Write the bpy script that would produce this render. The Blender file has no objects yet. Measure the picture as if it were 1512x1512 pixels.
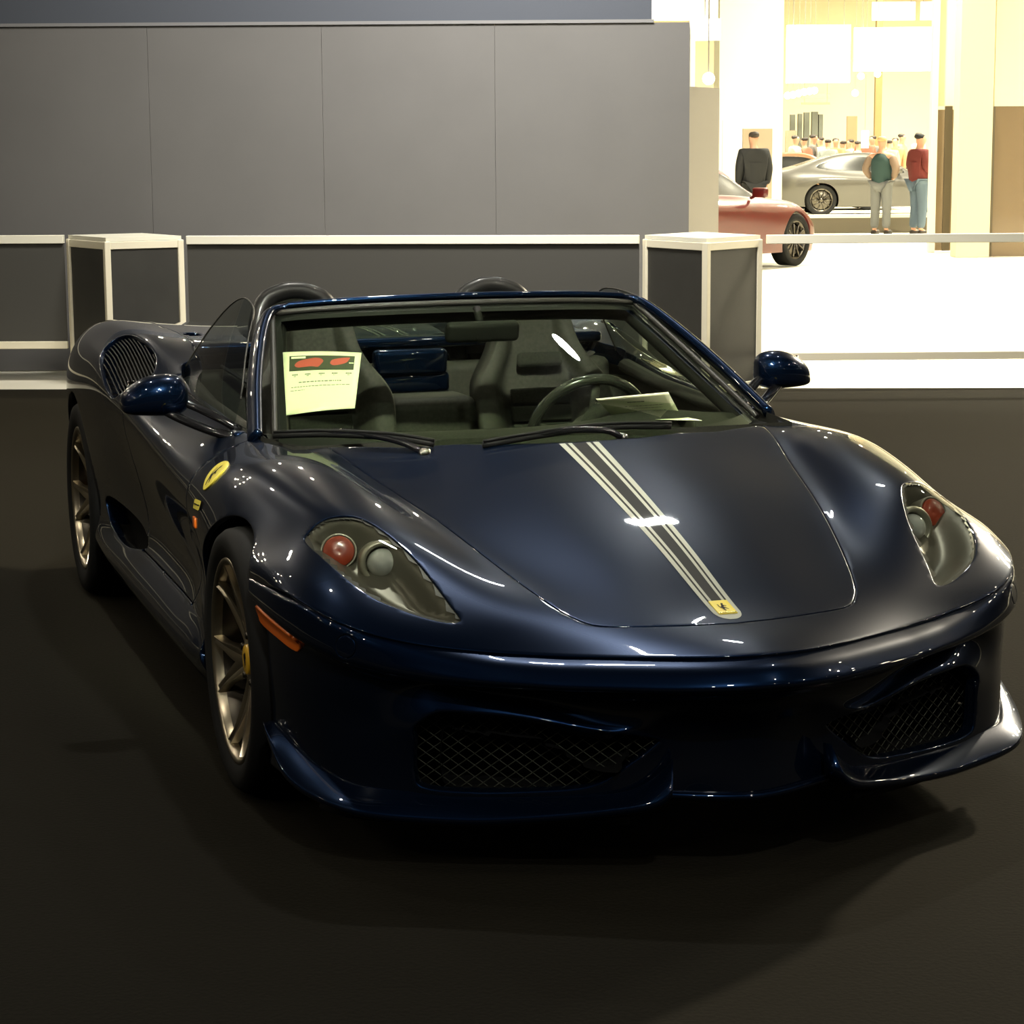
import bpy, bmesh, math, random
import numpy as np
from mathutils import Vector, Matrix, Euler
from mathutils.bvhtree import BVHTree
random.seed(7)
PI=math.pi
SC=bpy.context.scene
COL=SC.collection
V=Vector
# ---------- camera (photo frame 1512 px) ----------
CAM=dict(f=3277.58,loc=(-1.93923,-5.20785,1.55843),yaw=0.320180,pitch=0.164193,roll=-0.006746)
def nspline(t,P,u):
    """natural cubic spline through P (n,k) at t, evaluated at u"""
    t=np.asarray(t,float);P=np.asarray(P,float);n=len(t)
    h=np.diff(t);A=np.zeros((n,n));B=np.zeros_like(P)
    A[0,0]=A[-1,-1]=1
    for i in range(1,n-1):
        A[i,i-1]=h[i-1];A[i,i]=2*(h[i-1]+h[i]);A[i,i+1]=h[i]
        B[i]=6*((P[i+1]-P[i])/h[i]-(P[i]-P[i-1])/h[i-1])
    M=np.linalg.solve(A,B)
    k=np.clip(np.searchsorted(t,u,side='right')-1,0,n-2)
    a=(t[k+1]-u)/h[k];b=1-a;hk=h[k]
    e=lambda v:v[:,None]
    return e(a)*P[k]+e(b)*P[k+1]+e((a**3-a)*hk*hk/6)*M[k]+e((b**3-b)*hk*hk/6)*M[k+1]
def chord(P,pw=.6):
    d=np.linalg.norm(np.diff(P,axis=1),axis=2)**pw      # P (lines,n,3)
    d=np.maximum(d.mean(0),1e-3)
    return np.concatenate([[0],np.cumsum(d)])
def even(t,P,n,dens=None):
    """n parameters, evenly spaced by mean arc length along axis1"""
    u=np.linspace(t[0],t[-1],40*len(t)); tot=np.zeros(len(u)-1)
    for line in P: tot+=np.linalg.norm(np.diff(nspline(t,line,u),axis=0),axis=1)
    if dens is not None: tot=tot*dens(u[1:])
    s=np.concatenate([[0],np.cumsum(tot)]); return np.interp(np.linspace(0,s[-1],n),s,u)
def surf(ctrl,nr,nc,front=1.0):
    P=np.array(ctrl,float)               # rows(j) x cols(i) x 3
    tc=chord(P);tr=chord(P.transpose(1,0,2))
    uc=even(tc,P,nc);ur=even(tr,P.transpose(1,0,2),nr,(lambda u:np.where(u<tr[6],front,1.0)) if front!=1 else None)
    tm=np.concatenate([-tc[:0:-1],tc]); Q=np.concatenate([P[:,:0:-1]*[-1,1,1],P],1)   # mirrored, so no kink on the centre line
    mid=np.stack([nspline(tm,row,uc) for row in Q])            # rows x nc x 3
    out=np.stack([nspline(tr,mid[:,c],ur) for c in range(nc)],1)
    return out
# ---------- upper body + side net : rows front->rear, columns centre->sill ----------
ROWS=[
 # i0 centre        i1                 i2 hood seam        i3                 i4 crest            i5 roll             i6 shoulder        i7                i8                 i9 ledge           i10 edge          i11 under
 [(0,-1.062,.5015),(.20,-.998,.496),(.385,-.900,.492),(.56,-.813,.498),(.715,-.742,.518),(.845,-.622,.558),(.916,-.395,.584),(.93,-.20,.48),(.93,-.16,.38),(.93,-.14,.30),(.93,-.12,.25),(.90,-.10,.15)],
 [(0,-.985,.519),(.195,-.935,.516),(.372,-.850,.520),(.552,-.772,.530),(.702,-.690,.560),(.832,-.545,.606),(.922,-.32,.598),(.933,-.16,.48),(.933,-.12,.38),(.933,-.10,.30),(.933,-.08,.25),(.90,-.06,.15)],
 [(0,-.840,.547),(.18,-.825,.548),(.355,-.765,.556),(.53,-.69,.580),(.675,-.54,.640),(.808,-.41,.662),(.928,-.20,.606),(.936,-.08,.48),(.936,-.04,.38),(.936,-.02,.30),(.936,0,.25),(.90,.02,.15)],
 [(0,-.60,.6218),(.19,-.59,.6205),(.405,-.565,.612),(.545,-.50,.652),(.685,-.38,.708),(.815,-.25,.702),(.935,-.06,.610),(.938,.02,.48),(.938,.06,.38),(.938,.08,.30),(.938,.10,.25),(.90,.12,.15)],
 [(0,-.28,.7114),(.22,-.28,.7065),(.488,-.28,.686),(.595,-.24,.721),(.71,-.18,.750),(.842,-.08,.726),(.940,.08,.612),(.940,.14,.48),(.938,.18,.38),(.938,.20,.30),(.94,.22,.25),(.89,.24,.15)],
 [(0,.03,.7874),(.25,.05,.7825),(.55,.07,.754),(.64,.08,.772),(.73,.10,.785),(.862,.15,.752),(.942,.24,.612),(.936,.28,.48),(.930,.32,.38),(.935,.34,.30),(.948,.36,.255),(.88,.38,.14)],
 [(0,.36,.8564),(.25,.36,.850),(.52,.36,.820),(.66,.36,.795),(.745,.36,.790),(.865,.38,.750),(.937,.42,.630),(.915,.45,.48),(.912,.46,.395),(.930,.47,.322),(.958,.48,.257),(.88,.48,.14)],
 [(0,.66,.895),(.25,.66,.885),(.52,.66,.855),(.67,.66,.81),(.755,.66,.792),(.862,.66,.742),(.927,.66,.650),(.893,.66,.48),(.890,.66,.395),(.926,.66,.325),(.962,.66,.258),(.88,.66,.14)],
 [(0,1.0,.95),(.25,1.0,.94),(.52,1.0,.90),(.68,1.0,.835),(.765,1.0,.81),(.868,1.0,.755),(.925,1.0,.675),(.882,1.0,.49),(.882,1.0,.395),(.922,1.0,.328),(.962,1.0,.258),(.88,1.0,.14)],
 [(0,1.36,.95),(.25,1.36,.94),(.52,1.36,.90),(.69,1.36,.85),(.775,1.36,.825),(.878,1.36,.785),(.932,1.36,.715),(.886,1.36,.51),(.882,1.36,.40),(.922,1.36,.328),(.962,1.36,.258),(.88,1.36,.14)],
 [(0,1.68,.93),(.25,1.68,.93),(.52,1.68,.92),(.69,1.68,.89),(.785,1.68,.872),(.895,1.68,.825),(.944,1.68,.750),(.908,1.68,.53),(.898,1.68,.405),(.926,1.68,.325),(.962,1.68,.258),(.88,1.68,.14)],
 [(0,2.0,.945),(.25,2.0,.945),(.52,2.0,.945),(.70,2.0,.945),(.81,2.0,.943),(.920,2.0,.885),(.960,2.0,.765),(.940,2.0,.54),(.92,2.0,.42),(.93,2.0,.32),(.960,2.0,.258),(.88,2.0,.14)],
 [(0,2.35,.94),(.25,2.35,.94),(.52,2.35,.945),(.70,2.35,.955),(.82,2.35,.958),(.925,2.35,.890),(.965,2.35,.765),(.957,2.35,.54),(.945,2.35,.42),(.945,2.35,.32),(.95,2.35,.255),(.88,2.35,.14)],
 [(0,2.75,.925),(.25,2.75,.925),(.52,2.75,.93),(.70,2.75,.945),(.82,2.75,.945),(.915,2.75,.878),(.957,2.75,.75),(.953,2.75,.54),(.945,2.75,.42),(.945,2.75,.32),(.94,2.75,.25),(.88,2.75,.16)],
 [(0,3.15,.90),(.25,3.15,.90),(.52,3.15,.905),(.68,3.15,.912),(.79,3.15,.905),(.875,3.12,.835),(.912,3.10,.72),(.91,3.08,.54),(.905,3.07,.42),(.90,3.06,.33),(.89,3.05,.27),(.85,3.04,.2)],
 [(0,3.44,.875),(.24,3.44,.875),(.48,3.43,.875),(.63,3.41,.872),(.73,3.38,.86),(.80,3.34,.80),(.832,3.30,.70),(.835,3.28,.54),(.83,3.27,.42),(.825,3.26,.34),(.82,3.25,.28),(.79,3.24,.22)],
]
PLAN=np.array([(0,-1.062),(.1,-1.042),(.2,-.998),(.3,-.946),(.4,-.893),(.5,-.842),(.6,-.797),(.7,-.750),(.78,-.70),(.84,-.63),(.885,-.53),(.912,-.42),(.926,-.30),(.932,-.2),(.936,-.06)])
ZS=([0,.2,.4,.52,.62,.71,.775,.833,.885,.919,.936],[.5015,.4955,.492,.495,.504,.517,.530,.552,.575,.584,.586])
ZC=([0,.19,.39,.53,.64,.73,.81,.871,.889,.92,.936],[.428,.421,.420,.426,.435,.449,.468,.491,.502,.528,.555])
# key profiles: x, (d inward, z) p5..p10
KP=[
 (0.0, [(.020,.405),(.040,.370),(.055,.330),(.062,.280),(.060,.230),(.055,.185)]),
 (.18, [(.020,.405),(.040,.368),(.052,.335),(.058,.280),(.056,.230),(.050,.183)]),
 (.30, [(.021,.400),(.032,.345),(.020,.322),(.030,.280),(.034,.220),(.032,.170)]),
 (.45, [(.022,.403),(.030,.375),(.004,.345),(.010,.280),(.018,.205),(.018,.155)]),
 (.58, [(.022,.410),(.032,.398),(.000,.358),(.005,.280),(.010,.195),(.012,.150)]),
 (.66, [(.020,.420),(.030,.408),(.004,.345),(.008,.280),(.012,.200),(.012,.150)]),
 (.74, [(.014,.425),(.022,.388),(.018,.335),(.018,.280),(.018,.210),(.014,.150)]),
 (.86, [(.010,.460),(.014,.415),(.016,.355),(.018,.285),(.018,.210),(.016,.150)]),
 (.936,[(.010,.510),(.012,.450),(.014,.380),(.014,.295),(.016,.215),(.014,.150)])]
def bumper(ns,nc):
    P=PLAN; t=np.concatenate([[0],np.cumsum(np.linalg.norm(np.diff(P,axis=0),axis=1))])
    s=np.linspace(0,t[-1],ns)
    xy=nspline(np.concatenate([-t[:0:-1],t]),np.concatenate([P[:0:-1]*[-1,1],P]),s); tg=np.gradient(xy,axis=0); tg/=np.linalg.norm(tg,axis=1)[:,None]
    tg[0]=(1,0)
    nin=np.stack([-tg[:,1],tg[:,0]],1)     # inward (rear/centre)
    X=np.clip(xy[:,0],0,.936)
    zs=np.interp(X,*ZS);zc=np.interp(X,*ZC)
    # smooth the two height lines
    ker=np.hanning(9);ker/=ker.sum()
    sm=lambda v:np.convolve(np.pad(v,4,mode='reflect',reflect_type='odd'),ker,'valid')
    zs=sm(zs);zc=sm(zc)
    kx=np.array([k[0] for k in KP]); kt=np.interp(kx,xy[:,0],s)
    low=np.array([np.array(k[1]).ravel() for k in KP]); L=nspline(np.concatenate([-kt[:0:-1],kt]),np.concatenate([low[:0:-1],low]),s).reshape(ns,6,2)
    rows=[]
    for i in range(ns):
        a,b=zs[i],zc[i]
        k=min(1,max(0,(X[i]-.42)/.40));k=k*k*(3-2*k);Bg=.060*(1-k)+.014*k;b=b+.19*Bg*(1-.6*k)
        p=[(.009,a-.003),(.000,a-.007),(-.50*Bg,a-.30*(a-b)),(-.88*Bg,a-.64*(a-b)),(-Bg,b)]+[tuple(q) for q in L[i]]
        rows.append([(xy[i,0]+nin[i,0]*d,xy[i,1]+nin[i,1]*d,z) for d,z in p])
    C=np.array(rows)
    tc=chord(C,.5); uc=even(tc,C,nc)
    return np.stack([nspline(tc,r,uc) for r in C])

YAW=CAM['yaw']
CY,SY=math.cos(YAW),math.sin(YAW)
def W(p):                                   # car frame -> world
    return V((CY*p[0]-SY*p[1],SY*p[0]+CY*p[1],p[2]))
# ------------------------------------------------------------------ materials
def M(name,col,rough=.5,metal=0.0,coat=0.0,em=None,ems=0,trans=0,ior=1.45,spec=.5,coat_rough=.02):
    m=bpy.data.materials.new(name);m.use_nodes=True
    b=m.node_tree.nodes['Principled BSDF'];I=b.inputs
    I['Base Color'].default_value=(*col,1);I['Roughness'].default_value=rough;I['Metallic'].default_value=metal
    I['Coat Weight'].default_value=coat;I['Coat Roughness'].default_value=coat_rough;I['IOR'].default_value=ior
    I['Specular IOR Level'].default_value=spec
    I['Transmission Weight'].default_value=trans
    if em:I['Emission Color'].default_value=(*em,1);I['Emission Strength'].default_value=ems
    return m
def noise_col(m,scale,amount,detail=6,bump=0,stretch=None,dist=.01):
    """multiply the base colour by procedural noise, optional bump"""
    nt=m.node_tree;b=nt.nodes['Principled BSDF'];tc=nt.nodes.new('ShaderNodeTexCoord');n=nt.nodes.new('ShaderNodeTexNoise')
    n.inputs['Scale'].default_value=scale;n.inputs['Detail'].default_value=detail
    src=tc.outputs['Object']
    if stretch:
        mp=nt.nodes.new('ShaderNodeMapping');mp.inputs['Scale'].default_value=stretch
        nt.links.new(src,mp.inputs['Vector']);src=mp.outputs['Vector']
    nt.links.new(src,n.inputs['Vector'])
    mr=nt.nodes.new('ShaderNodeMapRange');mr.inputs['From Min'].default_value=.3;mr.inputs['From Max'].default_value=.7
    mr.inputs['To Min'].default_value=1-amount;mr.inputs['To Max'].default_value=1+amount
    nt.links.new(n.outputs['Fac'],mr.inputs['Value'])
    mx=nt.nodes.new('ShaderNodeVectorMath');mx.operation='SCALE'
    mx.inputs[0].default_value=b.inputs['Base Color'].default_value[:3]
    nt.links.new(mr.outputs['Result'],mx.inputs['Scale']);nt.links.new(mx.outputs['Vector'],b.inputs['Base Color'])
    if bump:
        bp=nt.nodes.new('ShaderNodeBump');bp.inputs['Strength'].default_value=bump;bp.inputs['Distance'].default_value=dist
        nt.links.new(n.outputs['Fac'],bp.inputs['Height']);nt.links.new(bp.outputs['Normal'],b.inputs['Normal'])
    return m
def glass_mat(name,tint,ior=1.5,rough=0.0):
    """thin sheet: tinted see-through plus a mirror coat by Schlick's law (same from both sides)"""
    m=bpy.data.materials.new(name);m.use_nodes=True;nt=m.node_tree;nt.nodes.clear()
    o=nt.nodes.new('ShaderNodeOutputMaterial');mix=nt.nodes.new('ShaderNodeMixShader');t=nt.nodes.new('ShaderNodeBsdfTransparent')
    g=nt.nodes.new('ShaderNodeBsdfGlossy');f=nt.nodes.new('ShaderNodeLayerWeight');p=nt.nodes.new('ShaderNodeMath');q=nt.nodes.new('ShaderNodeMath')
    f0=((ior-1)/(ior+1))**2*1.6
    f.inputs['Blend'].default_value=.5;p.operation='POWER';p.inputs[1].default_value=5;q.operation='MULTIPLY_ADD';q.inputs[1].default_value=1-f0;q.inputs[2].default_value=f0
    nt.links.new(f.outputs['Facing'],p.inputs[0]);nt.links.new(p.outputs[0],q.inputs[0]);nt.links.new(q.outputs[0],mix.inputs[0])
    t.inputs['Color'].default_value=(*tint,1);g.inputs['Roughness'].default_value=rough
    nt.links.new(t.outputs[0],mix.inputs[1]);nt.links.new(g.outputs[0],mix.inputs[2]);nt.links.new(mix.outputs[0],o.inputs[0])
    return m
PAINT=M('midnight_blue_paint',(.0027,.0085,.026),.30,.75,1.0,spec=0.0)
BLACKG=M('gloss_black',(.006,.006,.007),.12,0,.6)
BLACK=M('satin_black',(.008,.008,.008),.6,spec=.2)
VOID=M('duct_black',(.004,.004,.004),.9,spec=.1)
RUB=M('tyre_rubber',(.006,.006,.006),.7,spec=.25)
SEAL=M('weather_seal',(.022,.021,.018),.45)
SLAT=M('slat_black',(.012,.012,.011),.55,spec=.3)
CHARC=noise_col(M('charcoal_leather',(.027,.027,.022),.6,spec=.3),90,.25)
ALCAN=noise_col(M('alcantara',(.018,.019,.015),.9,spec=.2),160,.3)
RIMM=M('warm_silver_alloy',(.62,.55,.42),.28,1.0)
DARKAL=M('dark_alloy',(.10,.09,.075),.35,1.0)
DISC=M('carbon_disc',(.045,.043,.04),.4,.6)
YEL=M('caliper_yellow',(.85,.50,.03),.35,0,.5)
YBADGE=M('badge_yellow',(.90,.74,.10),.3,0,.5)
GOLD=M('gilt',(.55,.42,.12),.25,1)
CHROME=M('chrome',(.75,.74,.70),.08,1)
SILV=M('stripe_silver',(.42,.43,.36),.38,.1,.8)
STRIPB=M('stripe_black',(.004,.0045,.004),.45,0,.25,spec=.2)
ORANGE=M('amber_lens',(1.0,.21,.02),.3,0,.6)
REDL=M('indicator_lens',(.26,.035,.012),.3,0,.6)
HOUS=M('lamp_housing',(.10,.095,.075),.36,.4)
CLEAR=glass_mat('clear_cover',(.93,.95,.90),1.45)
WGLASS=glass_mat('windscreen_glass',(.80,.88,.74),1.50)
SGLASS=glass_mat('side_glass',(.55,.60,.55),1.55)
LENS=M('projector_lens',(.72,.76,.72),.04,0,.6,trans=.55,ior=1.5)
PAPER=M('paper',(.93,.94,.66),.7)
INK=M('print_grey',(.20,.21,.15),.8)
PHOTO=M('print_dark',(.045,.055,.025),.5)
PRED=M('print_red',(.50,.075,.05),.5)
# ------------------------------------------------------------------ mesh helpers
def link(o,parent=None):
    COL.objects.link(o)
    if parent is not None:o.parent=parent
    return o
def obj(name,v,f,mat,parent=None,smooth=True):
    me=bpy.data.meshes.new(name);me.from_pydata([tuple(p) for p in v],[],[tuple(q) for q in f]);me.update()
    if smooth:
        for p in me.polygons:p.use_smooth=True
    me.materials.append(mat)
    return link(bpy.data.objects.new(name,me),parent)
def objbm(name,bm,mat,parent=None,smooth=True):
    me=bpy.data.meshes.new(name);bm.normal_update();bm.to_mesh(me);bm.free()
    if smooth:
        for p in me.polygons:p.use_smooth=True
    for m in (mat if isinstance(mat,list) else [mat]):me.materials.append(m)
    return link(bpy.data.objects.new(name,me),parent)
def empty(name,loc=(0,0,0),rz=0,parent=None):
    o=bpy.data.objects.new(name,None);o.location=loc;o.rotation_euler=(0,0,rz);o.empty_display_size=.1
    return link(o,parent)
def tag(o,label=None,cat=None,group=None,kind=None):
    if label:o['label']=label
    if cat:o['category']=cat
    if group:o['group']=group
    if kind:o['kind']=kind
    return o
def bbox(bm,c,s,bev=0,rot=None,seg=2):
    """add a (bevelled) box centred at c with size s"""
    b=bmesh.new();bmesh.ops.create_cube(b,size=1)
    for v in b.verts:v.co=V((v.co.x*s[0],v.co.y*s[1],v.co.z*s[2]))
    if bev:bmesh.ops.bevel(b,geom=list(b.edges),offset=bev,segments=seg,profile=.5,affect='EDGES')
    R=rot.to_matrix().to_4x4() if rot else Matrix()
    join(bm,b,Matrix.Translation(c)@R)
def join(bm,b,mat=Matrix(),mi=None):
    mp={}
    for v in b.verts:mp[v]=bm.verts.new(mat@v.co)
    for f in b.faces:
        try:
            g=bm.faces.new([mp[v] for v in f.verts]);g.smooth=f.smooth
            g.material_index=f.material_index if mi is None else mi
        except ValueError:pass
    b.free()
def tube(bm,pts,r,n=10,closed=False,caps=True,up=V((0,0,1)),flat=1.0):
    """sweep an (elliptic) section along a polyline; r may be a list"""
    pts=[V(p) for p in pts];N=len(pts);rings=[]
    for k,p in enumerate(pts):
        a=pts[k-1] if (k>0 or closed) else p;b=pts[(k+1)%N] if (k<N-1 or closed) else p
        t=(b-a).normalized();s=t.cross(up)
        if s.length<1e-4:s=t.cross(V((1,0,0)))
        s.normalize();u=s.cross(t)
        rr=r[k] if isinstance(r,(list,tuple)) else r
        rings.append([bm.verts.new(p+s*(math.cos(2*PI*i/n)*rr)+u*(math.sin(2*PI*i/n)*rr*flat)) for i in range(n)])
    for k in range(N if closed else N-1):
        A,B=rings[k],rings[(k+1)%N]
        for i in range(n):bm.faces.new((A[i],A[(i+1)%n],B[(i+1)%n],B[i]))
    if caps and not closed:
        bm.faces.new(rings[0][::-1]);bm.faces.new(rings[-1])
def lathe(bm,prof,n=48,axis='x',c=(0,0,0),closed=False):
    """revolve profile [(offset along axis, radius)]"""
    rings=[]
    for a,r in prof:
        ring=[]
        for i in range(n):
            t=2*PI*i/n
            if axis=='x':p=(a,r*math.cos(t),r*math.sin(t))
            elif axis=='y':p=(r*math.sin(t),a,r*math.cos(t))
            else:p=(r*math.cos(t),r*math.sin(t),a)
            ring.append(bm.verts.new(V(c)+V(p)))
        rings.append(ring)
    L=len(rings)
    for k in range(L if closed else L-1):
        A,B=rings[k],rings[(k+1)%L]
        for i in range(n):bm.faces.new((A[i],B[i],B[(i+1)%n],A[(i+1)%n]))
    return rings
def smoothpts(P,n=8,closed=False):
    P=[V(p) for p in P];N=len(P);o=[]
    for k in range(N if closed else N-1):
        p0=P[k-1] if (k>0 or closed) else P[k]*2-P[k+1];p1=P[k];p2=P[(k+1)%N];p3=P[(k+2)%N] if (k+2<N or closed) else p2*2-p1
        for i in range(n):
            t=i/n
            o.append(.5*((2*p1)+(p2-p0)*t+(2*p0-5*p1+4*p2-p3)*t*t+(3*p1-p0-3*p2+p3)*t**3))
    if not closed:o.append(P[-1])
    return o
def sp2(P,n=6):return np.array([(v.x,v.y) for v in smoothpts([(a,b,0) for a,b in P],n,True)])
def polysd(Q,poly):
    """signed distance (negative inside) of points Q (N,2) to polygon"""
    Q=np.asarray(Q);d=np.full(len(Q),1e9);s=np.ones(len(Q));M_=len(poly)
    for i in range(M_):
        a=poly[i];b=poly[i-1];e=b-a;w=Q-a
        t=np.clip((w@e)/(e@e+1e-12),0,1);k=w-t[:,None]*e
        d=np.minimum(d,(k*k).sum(1))
        c1=Q[:,1]>=a[1];c2=Q[:,1]<b[1];c3=e[0]*w[:,1]>e[1]*w[:,0]
        s=np.where((c1&c2&c3)|(~c1&~c2&~c3),-s,s)
    return s*np.sqrt(d)
def gridbm(G):
    bm=bmesh.new();n,m,_=G.shape
    vs=[bm.verts.new(p) for p in G.reshape(-1,3)]
    for i in range(n-1):
        for j in range(m-1):
            bm.faces.new((vs[i*m+j],vs[i*m+j+1],vs[(i+1)*m+j+1],vs[(i+1)*m+j]))
    return bm
def cos(bm):
    return np.array([v.co[:] for v in bm.verts])
def cut(bm,fun,eps=4e-4):
    """insert the zero contour of fun(points) into the mesh"""
    bm.verts.ensure_lookup_table();bm.verts.index_update()
    g=fun(cos(bm));g=np.where(np.abs(g)<eps,0,g)
    val={v:g[v.index] for v in bm.verts}
    ed=[e for e in bm.edges if val[e.verts[0]]*val[e.verts[1]]<0]
    touched=set()
    for e in ed:
        a,b=e.verts;t=val[a]/(val[a]-val[b])
        for f in e.link_faces:touched.add(f)
        _,nv=bmesh.utils.edge_split(e,a,t);val[nv]=0
    for f in list(touched):
        z=[v for v in f.verts if val[v]==0]
        if len(z)<2:continue
        if not(any(val[v]>0 for v in f.verts) and any(val[v]<0 for v in f.verts)):continue
        vs=list(f.verts);n=len(vs)
        best=None
        for i in range(len(z)):
            for j in range(i+1,len(z)):
                a,b=vs.index(z[i]),vs.index(z[j])
                if abs(a-b) in (1,n-1):continue
                s1={np.sign(val[v]) for v in vs[a+1:b]};s2={np.sign(val[v]) for v in vs[b+1:]+vs[:a]}
                if not({1.0,-1.0}<=s1) and not({1.0,-1.0}<=s2):best=(z[i],z[j])
        if best:
            try:bmesh.utils.face_split(f,best[0],best[1])
            except ValueError:pass
def face_c(bm):
    return np.array([f.calc_center_median()[:] for f in bm.faces])
def subset(bm,mask,side=0,weld=True):
    """new bmesh of the faces in mask. side 1: as is, -1: mirrored, 0: both halves welded on the centre line"""
    out=bmesh.new();bm.verts.index_update()
    for s in ((1,-1) if side==0 else (side,)):
        mp={}
        for f,k in zip(bm.faces,mask):
            if not k:continue
            q=[]
            for v in f.verts:
                if v not in mp:mp[v]=out.verts.new((v.co.x*s,v.co.y,v.co.z))
                q.append(mp[v])
            try:out.faces.new(q if s==1 else q[::-1])
            except ValueError:pass
    if side==0:bmesh.ops.remove_doubles(out,verts=[v for v in out.verts if abs(v.co.x)<1e-4],dist=2e-4)
    out.normal_update()
    return out
def flange(bm,r=.003,depth=.012,keep=None,steps=3):
    """roll every open edge over a small radius and run it inwards"""
    bm.normal_update()
    be=[e for e in bm.edges if len(e.link_faces)==1]
    if keep:be=[e for e in be if keep((e.verts[0].co+e.verts[1].co)/2)]
    if not be:return
    T={};N={};P={}
    for e in be:
        f=e.link_faces[0];d=(e.verts[1].co-e.verts[0].co)
        t=d.cross(f.normal)
        if t.dot((e.verts[0].co+e.verts[1].co)/2-f.calc_center_median())<0:t=-t
        if t.length<1e-9:continue
        t.normalize()
        for v in e.verts:
            T[v]=T.get(v,V())+t*d.length;N[v]=v.normal.copy();P[v]=v.co.copy()
    for v in T:
        t=T[v]-N[v]*T[v].dot(N[v]);T[v]=t.normalized() if t.length>1e-9 else t
    cur={v:v for v in T}
    prof=[(r*math.sin(a),r*(1-math.cos(a))) for a in [PI/2*k/steps for k in range(1,steps+1)]]+[(r,depth)]
    edges=[(e.verts[0],e.verts[1],e) for e in be if e.verts[0] in T and e.verts[1] in T]
    orient=[]
    for a,b,e in edges:
        f=e.link_faces[0]
        for l in f.loops:
            if l.edge==e:orient.append((l.vert,l.link_loop_next.vert));break
    for o_,d_ in prof:
        nx={v:bm.verts.new(P[v]+T[v]*o_-N[v]*d_) for v in T}
        for a,b in orient:
            try:bm.faces.new((cur[b],cur[a],nx[a],nx[b]))
            except ValueError:pass
        cur=nx
def decal(bvh,pts,d,off=.0012,thick=0.0):
    """project 3-D points along d on to a surface, lift them by off"""
    o=[]
    for p in pts:
        h=bvh.ray_cast(V(p),V(d));
        if h[0] is None:
            h=bvh.find_nearest(V(p))
        n=h[1] if h[1].dot(V(d))<0 else -h[1]
        o.append(h[0]+n*off)
    return o
def tri_patch(bvh,outline,d,off,axes,step=.012):
    """fill a 2-D outline (in the two axes) with a fine grid clipped by cut(), projected on to a surface"""
    P=np.array(outline);lo=P.min(0)-step;hi=P.max(0)+step
    nx=max(2,int((hi[0]-lo[0])/step)+1);ny=max(2,int((hi[1]-lo[1])/step)+1)
    bm=bmesh.new();k=3-axes[0]-axes[1]
    g=[[None]*ny for _ in range(nx)]
    for i in range(nx):
        for j in range(ny):
            c=[0,0,0];c[axes[0]]=lo[0]+(hi[0]-lo[0])*i/(nx-1);c[axes[1]]=lo[1]+(hi[1]-lo[1])*j/(ny-1)
            g[i][j]=bm.verts.new(c)
    for i in range(nx-1):
        for j in range(ny-1):bm.faces.new((g[i][j],g[i+1][j],g[i+1][j+1],g[i][j+1]))
    fun=lambda Q:polysd(Q[:,list(axes)],P)
    cut(bm,fun,1e-6)
    c=face_c(bm);m=fun(c)>0
    bmesh.ops.delete(bm,geom=[f for f,q in zip(list(bm.faces),m) if q],context='FACES')
    dv=V(d)
    for v in list(bm.verts):
        o=v.co-dv*3;
        h=bvh.ray_cast(o,dv)
        if h[0] is None:
            h=bvh.find_nearest(v.co)
        n=h[1] if h[1].dot(dv)<0 else -h[1]
        v.co=h[0]+n*off
    bm.normal_update()
    fl=[f for f in bm.faces if f.normal.dot(dv)>0]
    if fl:bmesh.ops.reverse_faces(bm,faces=fl)
    return bm
def skin_mesh(name,joints,edges,mat,parent=None,root=None,sub=2):
    """one continuous skinned body: joints {name:(pos,(rx,ry))}"""
    names=list(joints);idx={n:i for i,n in enumerate(names)}
    me=bpy.data.meshes.new(name);me.from_pydata([joints[n][0] for n in names],[(idx[a],idx[b]) for a,b in edges],[])
    o=bpy.data.objects.new(name,me);COL.objects.link(o)
    o.modifiers.new('s','SKIN')
    for n in names:
        sv=me.skin_vertices[0].data[idx[n]];r=joints[n][1];sv.radius=(r,r) if not isinstance(r,tuple) else r
        sv.use_root=(n==(root or names[0]))
    o.modifiers.new('u','SUBSURF').levels=sub
    dg=bpy.context.evaluated_depsgraph_get();ev=o.evaluated_get(dg);m2=bpy.data.meshes.new_from_object(ev)
    bpy.data.objects.remove(o)
    for p in m2.polygons:p.use_smooth=True
    m2.materials.clear();m2.materials.append(mat);m2.name=name
    return link(bpy.data.objects.new(name,m2),parent)
# =================================================================== THE SPORTS CAR
car=empty('sports_car',(0,0,0),YAW)
tag(car,'dark blue open-top sports car with grey centre stripes parked on black carpet','car')
GA=surf(ROWS,300,124,2.6);GB=bumper(190,96)
A=gridbm(GA);B=gridbm(GB)
def fullbvh(G):
    n,m,_=G.shape;v=[tuple(p) for p in G.reshape(-1,3)];N=len(v)
    f=[(i*m+j,i*m+j+1,(i+1)*m+j+1,(i+1)*m+j) for i in range(n-1) for j in range(m-1)]
    return BVHTree.FromPolygons(v+[(-p[0],p[1],p[2]) for p in v],f+[tuple(N+k for k in q[::-1]) for q in f])
TA=fullbvh(GA);TB=fullbvh(GB)
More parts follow.
